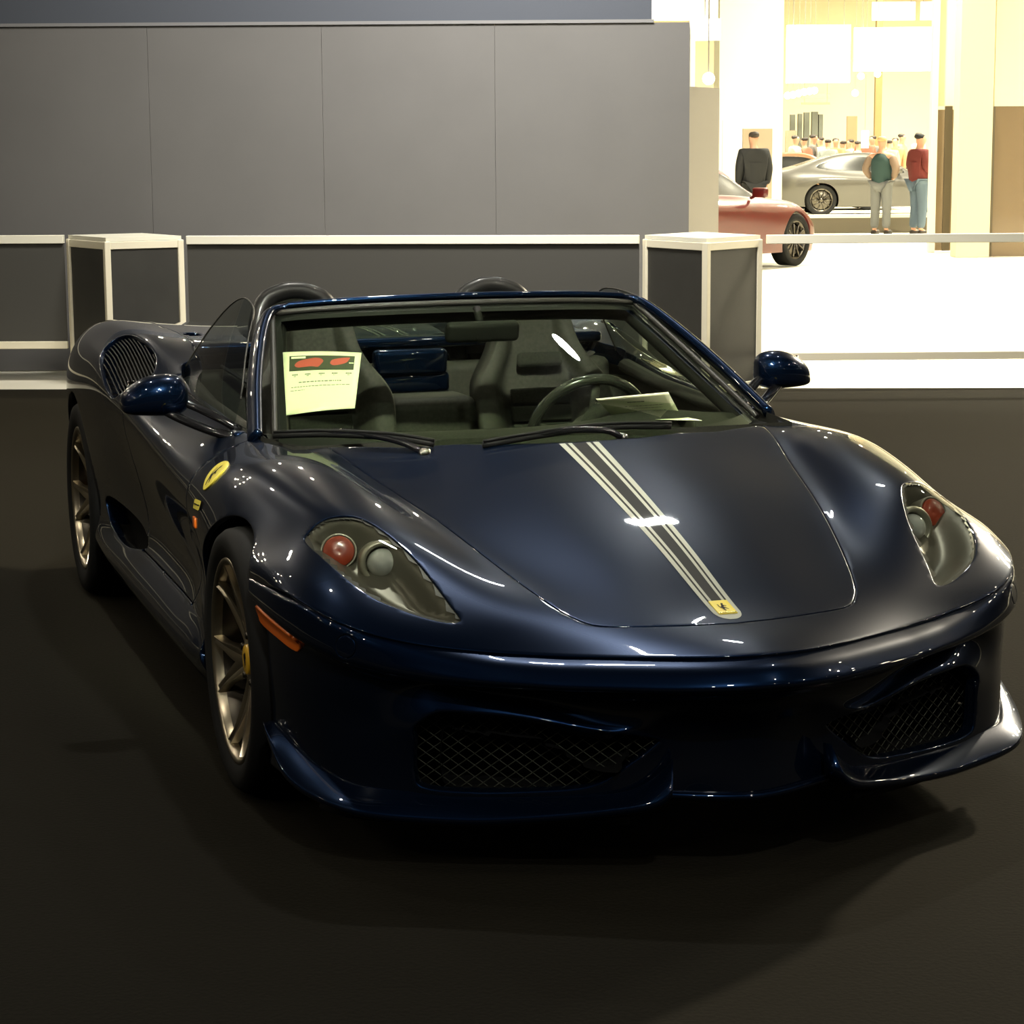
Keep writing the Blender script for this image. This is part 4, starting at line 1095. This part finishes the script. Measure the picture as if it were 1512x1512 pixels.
# booth backdrops and stands far behind
def solo(o,label,cat,group=None):return tag(o,label,cat,group)
solo(box('banner_stand',(3.26,31,0),(3.52,31.06,1.92),M('white_banner',(.95,.95,.88),.6)),'bright white banner stand behind the red car','banner')
solo(box('partition_screen',(3.9,34.0,0),(4.42,34.1,1.80),M('pink_grey_panel',(.42,.33,.24),.8)),'pinkish grey display panel behind the man in black','panel')
tw=M('dark_drape',(.09,.095,.075),.8)
for k,(px,pw,h) in enumerate(((1180,7,172),(1191,6,171),(1201,8,169),(1213,9,168),(1222,6,172))):
    D=58.5;x=(px-756)/3277.58*D-.2;z1=1.558+(213-h)/3277.58*D
    solo(box('drape_column',(x-pw*.5*D/3277.58,54.6,0),(x+pw*.5*D/3277.58,54.8,z1),tw),'tall narrow dark drape column at the far booths','drape','row of dark drape columns')
def farbox(name,x0,y0,x1,y1,Y,mat,label,cat,group=None,th=.1):
    D=Y+5.554;k=D/3277.58
    X0=(x0-756)*k-.2;X1=(x1-756)*k-.2;Z1=1.558+(213-y0)*k;Z0=max(0.0,1.558+(213-y1)*k)
    return solo(box(name,(X0,Y,Z0),(X1,Y+th,Z1),mat),label,cat,group)
brn=M('brown_booth',(.22,.15,.08),.8)
farbox('booth_cabinet',1247,176,1262,345,54.2,brn,'brown booth cabinet beyond the grey coupe roof','cabinet')
farbox('booth_screen',1158,196,1174,345,54.2,M('taupe',(.26,.18,.12),.8),'taupe booth screen left of the drape columns','screen')
farbox('lit_sign',1269,197,1279,222,46.5,M('lit_sign',(.9,.9,.8),.5,em=(1,.97,.85),ems=1.5),'small glowing white sign above the crowd','sign')
farbox('pendant_banner',1281,14,1343,40,47,M('lavender_banner',(.55,.55,.62),.7),'pale lavender hanging banner, wider of the pair','banner')
farbox('pendant_banner',1351,14,1385,40,47,M('lavender_banner2',(.55,.55,.62),.7),'pale lavender hanging banner, narrower of the pair','banner')
farbox('booth_header',1181,156,1222,159,53.4,M('olive_beam',(.36,.30,.13),.8),'thin olive beam above the dark drape columns','beam')
farbox('booth_header',1181,143,1222,150,54.2,M('olive_beam2',(.42,.36,.17),.8),'thick olive beam highest above the dark drape columns','beam')
GLOW=M('hanging_lightbox',(1,1,1),.5,em=(1.0,.96,.80),ems=7)
farbox('hanging_lightbox',1158,46,1250,128,48,GLOW,'huge glowing light panel hanging high in the far hall','light','glowing hall light panels')
farbox('hanging_lightbox',1256,50,1384,112,48,GLOW,'wide glowing light panel hanging beside the pale banners','light','glowing hall light panels')
farbox('hanging_lightbox',1018,36,1062,66,12.5,GLOW,'glowing light panel just past the top end of the grey wall','light','glowing hall light panels')
farbox('light_box',962,-30,1058,38,13.0,M('cream_lightbox',(.9,.85,.6),.6,em=(1,.86,.48),ems=.75),'cream glowing box above the end of the grey wall','light')
for k,(px,py,Y) in enumerate(((1160,146,48.6),(1168,145,48.9),(1176,143,49.2),(1184,141,49.5),(1192,140,49.8),(1199,139,50.1),(1266,119,46),(1290,116,46),(1258,143,46),(1045,121,12.0))):
    D=Y+5.554;q=D/3277.58;bm=bmesh.new();bmesh.ops.create_uvsphere(bm,u_segments=16,v_segments=10,radius=(5 if k<9 else 9)*q)
    o=objbm('hall_lamp',bm,GLOW);o.location=((px-756)*q-.2,Y,1.558+(213-py)*q)
    solo(o,'round glowing lamp hanging over the far hall' if k<9 else 'large round glowing lamp at the end of the grey wall','lamp','lamps hanging in the far hall' if k<9 else None)
for o in list(COL.objects):
    if o.name.split('.')[0] in ('hanging_lightbox','light_box','hall_lamp','pendant_banner','booth_header','lit_sign'):hang(o)
# ------------------------------------------------------------------ background cars
def coupe(name,loc,rz,paint,label,S=1.0,nose=1.0):
    r=empty(name,loc,rz);tag(r,label,'car')
    K=[(-.98,[(0,.46),(.3,.46),(.52,.46),(.68,.45),(.76,.42),(.78,.34),(.76,.20)]),
       (-.85,[(0,.58),(.3,.58),(.56,.575),(.74,.56),(.83,.51),(.85,.38),(.82,.18)]),
       (-.45,[(0,.72),(.32,.72),(.60,.73),(.79,.73),(.89,.62),(.90,.42),(.87,.18)]),
       (.10,[(0,.83),(.34,.83),(.62,.83),(.80,.82),(.915,.70),(.93,.45),(.90,.19)]),
       (.62,[(0,.92),(.36,.915),(.66,.895),(.80,.855),(.915,.735),(.93,.45),(.90,.19)]),
       (1.00,[(0,1.13),(.36,1.12),(.60,1.08),(.80,.875),(.915,.745),(.92,.45),(.90,.19)]),
       (1.35,[(0,1.29),(.34,1.28),(.545,1.235),(.80,.89),(.92,.755),(.92,.45),(.90,.19)]),
       (1.85,[(0,1.325),(.34,1.315),(.54,1.27),(.80,.91),(.93,.77),(.925,.45),(.90,.19)]),
       (2.40,[(0,1.27),(.34,1.26),(.54,1.22),(.79,.945),(.945,.80),(.95,.45),(.90,.19)]),
       (2.90,[(0,1.14),(.34,1.13),(.55,1.10),(.76,.965),(.945,.80),(.955,.45),(.90,.19)]),
       (3.30,[(0,1.02),(.34,1.015),(.56,1.0),(.72,.95),(.90,.78),(.92,.47),(.88,.22)]),
       (3.58,[(0,.96),(.34,.955),(.54,.945),(.66,.91),(.80,.76),(.83,.48),(.80,.28)])]
    G=surf([[(x*S,(y*nose if y<0 else y)*S,z*S) for x,z in c] for y,c in K],120,60)
    b=gridbm(G)
    fa=lambda Q:np.minimum(np.hypot(Q[:,1],Q[:,2]-.33*S)-.37*S,np.hypot(Q[:,1]-2.65*S,Q[:,2]-.33*S)-.37*S)
    SW=sp2([(.86*S,.90*S),(1.10*S,1.075*S),(1.42*S,1.205*S),(1.9*S,1.235*S),(2.35*S,1.19*S),(2.72*S,1.06*S),(2.60*S,.985*S),(1.9*S,.945*S),(1.3*S,.92*S)],5)
    fw=lambda Q:np.where(Q[:,0]>.30*S,polysd(Q[:,1:3],SW),1.0)
    FW=np.array([(-1,.66),(.58,.72),(.535,1.02),(.48,1.24),(-1,1.29)])*S
    ff=lambda Q:np.where(Q[:,2]>.85*S,polysd(Q[:,:2],FW),1.0)
    RW=np.array([(-1,2.25),(.42,2.3),(.47,3.15),(-1,3.2)])*S
    fr=lambda Q:np.where(Q[:,2]>.85*S,polysd(Q[:,:2],RW),1.0)
    for f in (fa,fw,ff,fr):cut(b,f)
    c=face_c(b);a_=fa(c)<0;w_=(fw(c)<0)&~a_;f_=(ff(c)<0)&~w_;q_=(fr(c)<0)&~w_
    g_=M(name+'_glass',(.012,.012,.010),.25,0,0,spec=.2)
    def add(mask,nm,mat,side=0,fl=True):
        x=subset(b,mask,side)
        if fl:flange(x,.004,.03,noc)
        o=objbm(nm,x,mat);o.parent=r;return o
    add(~(a_|w_|f_|q_),'body',paint)
    for s in (1,-1):add(w_,'side_window',g_,s,False)
    add(f_,'windscreen',g_,0,False);add(q_,'rear_window',g_,0,False)
    bm=bmesh.new();bbox(bm,(0,1.5*S,.20*S),(1.60*S,3.7*S,.04));o=objbm('underbody',bm,VOID);o.parent=r
    for y in (0,2.65*S):
        for s in (1,-1):
            bm=bmesh.new();R_=.33*S
            lathe(bm,[(s*.70*S,R_*.6),(s*.70*S,R_),(s*.90*S,R_),(s*.915*S,R_*.95),(s*.91*S,R_*.76),(s*.90*S,R_*.74)],32,c=(0,y,R_));bmesh.ops.recalc_face_normals(bm,faces=bm.faces)
            t=objbm('wheel',bm,RUB);t.parent=r
            bm=bmesh.new();lathe(bm,[(s*.895*S,R_*.74),(s*.89*S,R_*.66),(s*.84*S,R_*.64)],32,c=(0,y,R_))
            for k in range(10):
                t0=2*PI*k/10;tube(bm,[(s*.88*S,y+.04*math.cos(t0),R_+.04*math.sin(t0)),(s*.895*S,y+R_*.68*math.cos(t0),R_+R_*.68*math.sin(t0))],.014,6)
            lathe(bm,[(s*.84*S,.2*S),(s*.86*S,.05),(s*.90*S,.04),(s*.90*S,0)],20,c=(0,y,R_))
            rm_=objbm('rim',bm,DARKAL);rm_.parent=t
            bm=bmesh.new();lathe(bm,[(s*.70*S,R_*.62),(s*.70*S,0)],20,c=(0,y,R_));x=objbm('hub',bm,VOID);x.parent=t
    for s in (1,-1):
        bm=bmesh.new();bbox(bm,(s*.97*S,1.0*S,.95*S),(.20*S,.10*S,.12*S),.03,None,3);tube(bm,[(s*.82*S,.98*S,.88*S),(s*.92*S,1.0*S,.92*S)],.02,6);o=objbm('door_mirror',bm,paint);o.parent=r
        bm=bmesh.new();bbox(bm,(s*.66*S,-.62*nose*S,.66*S),(.16*S,.30*S*nose,.05*S),.02,Euler((-.35,0,s*.2)),2);o=objbm('headlamp',bm,CLEAR);o.parent=r
    return r
REDP=M('red_paint',(.085,.006,.005),.35,0,.45);GREYP=M('silver_grey_paint',(.050,.046,.038),.4,.2,.45);TANP=M('tan_paint',(.16,.08,.03),.4,.1,.5)
# red car: nose points right and away; its near front wheel stands at about (3.45,22.95)
h=PI/2+math.radians(52)
x0,y0=-.90,0.0
rc=coupe('red_car',(3.45-(math.cos(h)*x0-math.sin(h)*y0),22.95-(math.sin(h)*x0+math.cos(h)*y0),0),h,REDP,'red car partly hidden behind the end of the grey wall',1.0,.62)
coupe('grey_car',(6.48+2.65,43.4,0),PI/2,GREYP,'silver grey coupe standing side-on in the far hall',1.0)
coupe('tan_car',(8.1,47.2,0),PI/2,TANP,'tan car with dark glass beyond the tail of the silver grey coupe',1.0)
plat=box('low_barrier',(4.75,33.2,0),(13.5,33.32,.262),M('barrier_dark',(.10,.085,.06),.6));tag(plat,'low dark barrier with a white top edge in front of the silver grey coupe','barrier')
o=box('barrier_edge',(4.75,33.17,.262),(13.5,33.34,.318),WHITE);o.parent=plat
# ------------------------------------------------------------------ people
SKIN=M('skin',(.52,.28,.18),.5)
HAIRD=M('dark_hair',(.03,.022,.016),.6);HAIRB=M('blond_hair',(.50,.33,.16),.6)
def person(loc,rz,H,label,top,legs,hair,pose='stand',extra=None,detail=True,group=None,toptype='jacket',capm=None):
    k=H/1.75
    r=empty('person',loc,rz);tag(r,label,'person',group)
    J={'pelvis':((0,0,.95),(.135,.105)),'waist':((0,.0,1.08),(.125,.095)),'chest':((0,.01,1.30),(.155,.11)),'neck0':((0,.01,1.45),(.075,.07)),'neck':((0,-.01,1.515),(.058,.06)),'skull':((0,-.025,1.58),(.072,.082)),'head':((0,-.03,1.65),(.094,.112)),'crown':((0,-.02,1.72),(.060,.072))}
    E=[('pelvis','waist'),('waist','chest'),('chest','neck0'),('neck0','neck'),('neck','skull'),('skull','head'),('head','crown')]
    arms={'stand':[(.20,.01,1.40),(.245,.03,1.14),(.235,-.05,.90),(.225,-.08,.80)],'hold':[(.20,.01,1.40),(.25,.03,1.15),(.17,-.17,1.08),(.10,-.25,1.13)],'hips':[(.20,.01,1.40),(.30,.06,1.16),(.20,-.05,1.0),(.16,-.10,.97)]}[pose]
    for s,n in ((1,'l'),(-1,'r')):
        rad=[.062,.048,.034,.030]
        for i,(p,q) in enumerate(zip(arms,rad)):J[n+'a%d'%i]=((s*p[0],p[1],p[2]),q)
        E+=[('chest',n+'a0'),(n+'a0',n+'a1'),(n+'a1',n+'a2'),(n+'a2',n+'a3')]
        sp=.10 if pose!='walk' else .09
        L=[(.095,0,.88),(.105,-.015,.50),(.11,.02,.10),(.115,-.05,.045),(.12,-.15,.035)]
        for i,(p,q) in enumerate(zip(L,(.088,.060,.040,.040,.034))):J[n+'l%d'%i]=((s*p[0],p[1],p[2]),q)
        E+=[('pelvis',n+'l0')]+[(n+'l%d'%i,n+'l%d'%(i+1)) for i in range(4)]
    sc_=lambda JJ:{a:((p[0]*k,p[1]*k,p[2]*k),tuple(x*k for x in q) if isinstance(q,tuple) else q*k) for a,(p,q) in JJ.items()}
    if detail:
        for s,n in ((1,'l'),(-1,'r')):                  # five fingers
            b_=V(J[n+'a3'][0]);a_=V(J[n+'a2'][0]);d=(b_-a_).normalized();side=d.cross(V((s,0,0))).normalized()
            for i in range(5):
                o_=(i-2)*.014;ln=(.045,.062,.068,.064,.05)[i] if i else .045
                p1=b_+d*.035+side*o_;p2=p1+d*ln*.6+V((-s*.006,0,0));p3=p2+d*ln*.5+V((-s*.014,0,0))
                for m_,p in enumerate((p1,p2,p3)):J['%sf%d%d'%(n,i,m_)]=(tuple(p),.0085)
                E+=[(n+'a3','%sf%d0'%(n,i)),('%sf%d0'%(n,i),'%sf%d1'%(n,i)),('%sf%d1'%(n,i),'%sf%d2'%(n,i))]
        J['nose']=((0,-.135,1.655),.012);E.append(('head','nose'))
        for s,n in ((1,'le'),(-1,'re')):J[n]=((s*.083,-.015,1.66),.014);E.append(('head',n))
    skin_mesh('body',sc_(J),E,SKIN,r,'pelvis',2 if detail else 1)
    T={n:J[n] for n in ('waist','chest','neck0') };T['hip']=((0,0,.88),(.19,.15));T['waist']=((0,0,1.08),(.20,.155));T['chest']=((0,.01,1.30),(.225,.165));T['neck0']=((0,.012,1.475),(.11,.10))
    TE=[('hip','waist'),('waist','chest'),('chest','neck0')]
    for n in 'lr':
        for i,q in enumerate((.095,.075,.056)):T[n+'a%d'%i]=(J[n+'a%d'%i][0],q)
        if toptype=='vest':
            q3={k_:T.pop(k_) for k_ in (n+'a0',n+'a1',n+'a2')};q3[n+'a0']=((q3[n+'a0'][0][0]*.9,q3[n+'a0'][0][1],q3[n+'a0'][0][2]),.088)
            skin_mesh('sleeve',sc_(q3),[(n+'a0',n+'a1'),(n+'a1',n+'a2')],TAN,r,n+'a0',2)
        else:TE+=[('chest',n+'a0'),(n+'a0',n+'a1'),(n+'a1',n+'a2')]
    skin_mesh(toptype,sc_(T),TE,top,r,'waist',2 if detail else 1)
    P={'belt':((0,0,.95),(.17,.135))};PE=[]
    for n in 'lr':
        for i,q in enumerate((.120,.090,.076)):P[n+'l%d'%i]=(J[n+'l%d'%i][0],q)
        PE+=[('belt',n+'l0'),(n+'l0',n+'l1'),(n+'l1',n+'l2')]
    skin_mesh('trousers',sc_(P),PE,legs,r,'belt',2 if detail else 1)
    Hh={'a':((0,.012,1.63),(.085,.092)),'b':((0,.0,1.69),(.106,.120)),'c':((0,-.005,1.745),(.070,.080))}
    skin_mesh('hair' if capm is None else 'cap',sc_(Hh),[('a','b'),('b','c')],hair if capm is None else capm,r,'a',1)
    for s in (1,-1):
        bm=bmesh.new();bbox(bm,(s*.118*k,-.065*k,.04*k),(.09*k,.27*k,.08*k),.03*k,None,3);o=objbm('shoe',bm,HAIRD);o.parent=r
    return r
NAVY=M('black_cloth',(.011,.012,.013),.8);MAROON=M('maroon_cloth',(.12,.018,.015),.8);DENIM=M('blue_denim',(.085,.12,.16),.85);GDENIM=M('grey_denim',(.15,.155,.155),.85);TEAL=M('teal_cloth',(.022,.050,.047),.8);TAN=M('tan_sleeve',(.20,.14,.10),.8)
person((3.66,30.0,0),PI+.2,1.74,'person in a black jacket, seen from behind, beyond the red car',NAVY,NAVY,HAIRD)
pw=person((6.085,32.4,0),PI-.5,1.66,'blond person in a dark teal vest with tan sleeves before the silver grey coupe',TEAL,GDENIM,HAIRB,'hips',toptype='vest')
person((6.70,32.3,0),PI/2+.45,1.70,'person in a maroon sweater, dark cap and blue jeans beside the bright door frame',MAROON,DENIM,HAIRD,'hold',toptype='sweater',capm=NAVY)
random.seed(21)
cl=[(.50,.40,.28),(.36,.10,.06),(.12,.11,.10),(.60,.55,.42),(.22,.24,.22),(.45,.22,.10),(.30,.22,.16),(.62,.50,.30)]
CM=[M('crowd_cloth_%s'%n,c,.85) for n,c in zip(('sand','brick','black','cream','olive','rust','brown','straw'),cl)]
names=['sand','brick red','black','cream','olive','rust','brown','straw']
# one far figure, copied with its parts; each copy its own colours
def dup(r0,loc,rz,sc,label,top,group):
    r=r0.copy();COL.objects.link(r);r.location=loc;r.rotation_euler=(0,0,rz);r.scale=(sc,)*3;r['label']=label;r['group']=group
    for ch in list(r0.children):
        c=ch.copy();COL.objects.link(c);c.parent=r
        if ch.name.split('.')[0]=='shirt':c.data=ch.data.copy();c.data.materials[0]=top
    return r
far0=person((4.95,49,0),PI,1.72,'person in a red top far behind the tan car',M('red_cloth',(.55,.06,.03),.8),NAVY,HAIRD,detail=False,toptype='shirt',group='crowd far across the hall')
pxs=[1172,1186,1198,1209,1220,1231,1242,1253,1264,1274,1285,1300,1309,1318,1327,1352]
for k,px in enumerate(pxs):
    Y=49.1+(k%4)*1.05;D=Y+5.55
    dup(far0,((px-756)/3277.58*D-.2,Y,0),random.uniform(0,6.3),random.uniform(.92,1.05),'person standing in the far crowd behind the silver grey coupe',CM[k%8],'far crowd behind the silver grey coupe')
# =================================================================== CAMERA
cd=bpy.data.cameras.new('camera');co=link(bpy.data.objects.new('camera',cd));SC.camera=co
cd.sensor_width=36;cd.lens=36*CAM['f']/1512;cd.clip_start=.05;cd.clip_end=300
pi_,ro_=CAM['pitch'],CAM['roll'];fv=V((0,math.cos(pi_),-math.sin(pi_)));rv=V((1,0,0));uv=rv.cross(fv)
rv,uv=rv*math.cos(ro_)+uv*math.sin(ro_),-rv*math.sin(ro_)+uv*math.cos(ro_)
O_=W(CAM['loc'])
co.matrix_world=Matrix(((rv.x,uv.x,-fv.x,O_.x),(rv.y,uv.y,-fv.y,O_.y),(rv.z,uv.z,-fv.z,O_.z),(0,0,0,1)))
# =================================================================== LIGHT
wd=bpy.data.worlds.new('World');SC.world=wd;wd.use_nodes=True
bg=wd.node_tree.nodes['Background'];bg.inputs[0].default_value=(.55,.52,.45,1);bg.inputs[1].default_value=.02
def light(kind,loc,power,col=(1,.92,.75),size=.2,target=None,shape='DISK',spot=None,blend=.5,spread=None,size_y=None):
    l=bpy.data.lights.new('hall_light',kind);l.energy=power;l.color=col
    if kind=='AREA':
        l.shape=shape;l.size=size
        if size_y:l.size_y=size_y
        if spread:l.spread=spread
    else:l.shadow_soft_size=size
    if kind=='SPOT':l.spot_size=spot;l.spot_blend=blend
    o=link(bpy.data.objects.new('hall_light',l));o.location=loc
    t=V(target) if target is not None else V((loc[0],loc[1],0));o.rotation_euler=(t-V(loc)).to_track_quat('-Z','Y').to_euler()
    return o
random.seed(11)
# strong luminaires over the far hall
for x,y in ((12,13),(15,20),(9,33),(14,33),(7,41),(13,42),(4,50),(11,52),(18,46)):
    light('AREA',(x,y,8.2),2100,(1,.93,.70),2.0,spread=2.6)
light('AREA',(5.2,14,8.4),1500,(1,.93,.72),.9,spread=1.5)
light('AREA',(3.1,24,8.6),1300,(1,.90,.66),.9,spread=2.2,shape='ELLIPSE',size_y=.35)
# the big oblong luminaire high beyond the partition (reflected in glass, bonnet and nose)
light('AREA',(1.86,10.05,8.8),55,(.97,1,.93),.46,target=(0,0,.8),shape='ELLIPSE',size_y=.14)
# small hall lamps under the ceiling
for y,xs_ in ((11,(-13,-8.2,11)),(16.5,(-10.3,-5.3,9)),(22.6,(-15,-3,1.0)),(30,(-6,10)),(2.5,(-13,-3.6,3.4,13)),(-4,(-12,-5,5,12)),(-11,(-9,0,9))):
    for x in xs_:
        light('POINT',(x+random.uniform(-.3,.3),y+random.uniform(-.3,.3),8.8),(170 if y>8 else 260),(1,.90,.72),.10)
# wash light on the partition
light('AREA',(.1,5.8,6.6),262,(1,.96,.90),1.6,target=(-.1,10.1,2.5),spread=1.35)
# its twin over the aisle in front, and an added lamp over the stand
light('AREA',(1.2,-8.5,8.8),290,(1,1,.92),.50,target=(0,-1,.5),shape='ELLIPSE',size_y=.16)
# added narrow spot without a known fixture, brightens the sheets and cabin
light('AREA',(.2,-7.0,8.6),19,(1,1,.80),.30,target=(-.25,.75,.9),spread=.26)
light('AREA',(-.32,4.4,8.7),300,(1,.97,.86),.50,target=(-.2,.6,.8),shape='ELLIPSE',size_y=.16)  # added to brighten the sheets, set to glint on the nose
# added lamp for the hall's spill that rakes the carpet and the right-hand fender
light('AREA',(9.5,13.5,7.6),480,(1,.86,.62),.7,target=(4,4,0),spread=1.5)
# many little lamps of the neighbouring stands
for k in range(64):
    a=random.uniform(-20,20);b=random.uniform(9.5,36)
    if -2.5<a-.17*b<2.5 and b<20:continue
    light('POINT',(a,b,random.uniform(4.6,8.7)),34,(1,.88,.66),.07)
for k in range(26):
    a=random.choice((-1,1))*random.uniform(6,15);b=random.uniform(-9,8)
    light('POINT',(a,b,random.uniform(3.6,8)),26,(1,.88,.66),.06)

SC.view_settings.view_transform='Standard';SC.view_settings.look='None';SC.view_settings.gamma=1;SC.view_settings.use_curve_mapping=False
SC.view_settings.exposure=0.0
SC.cycles.max_bounces=10;SC.cycles.transparent_max_bounces=12;SC.cycles.caustics_reflective=False;SC.cycles.caustics_refractive=False
SC.cycles.sample_clamp_indirect=6
SC.cycles.use_denoising=True
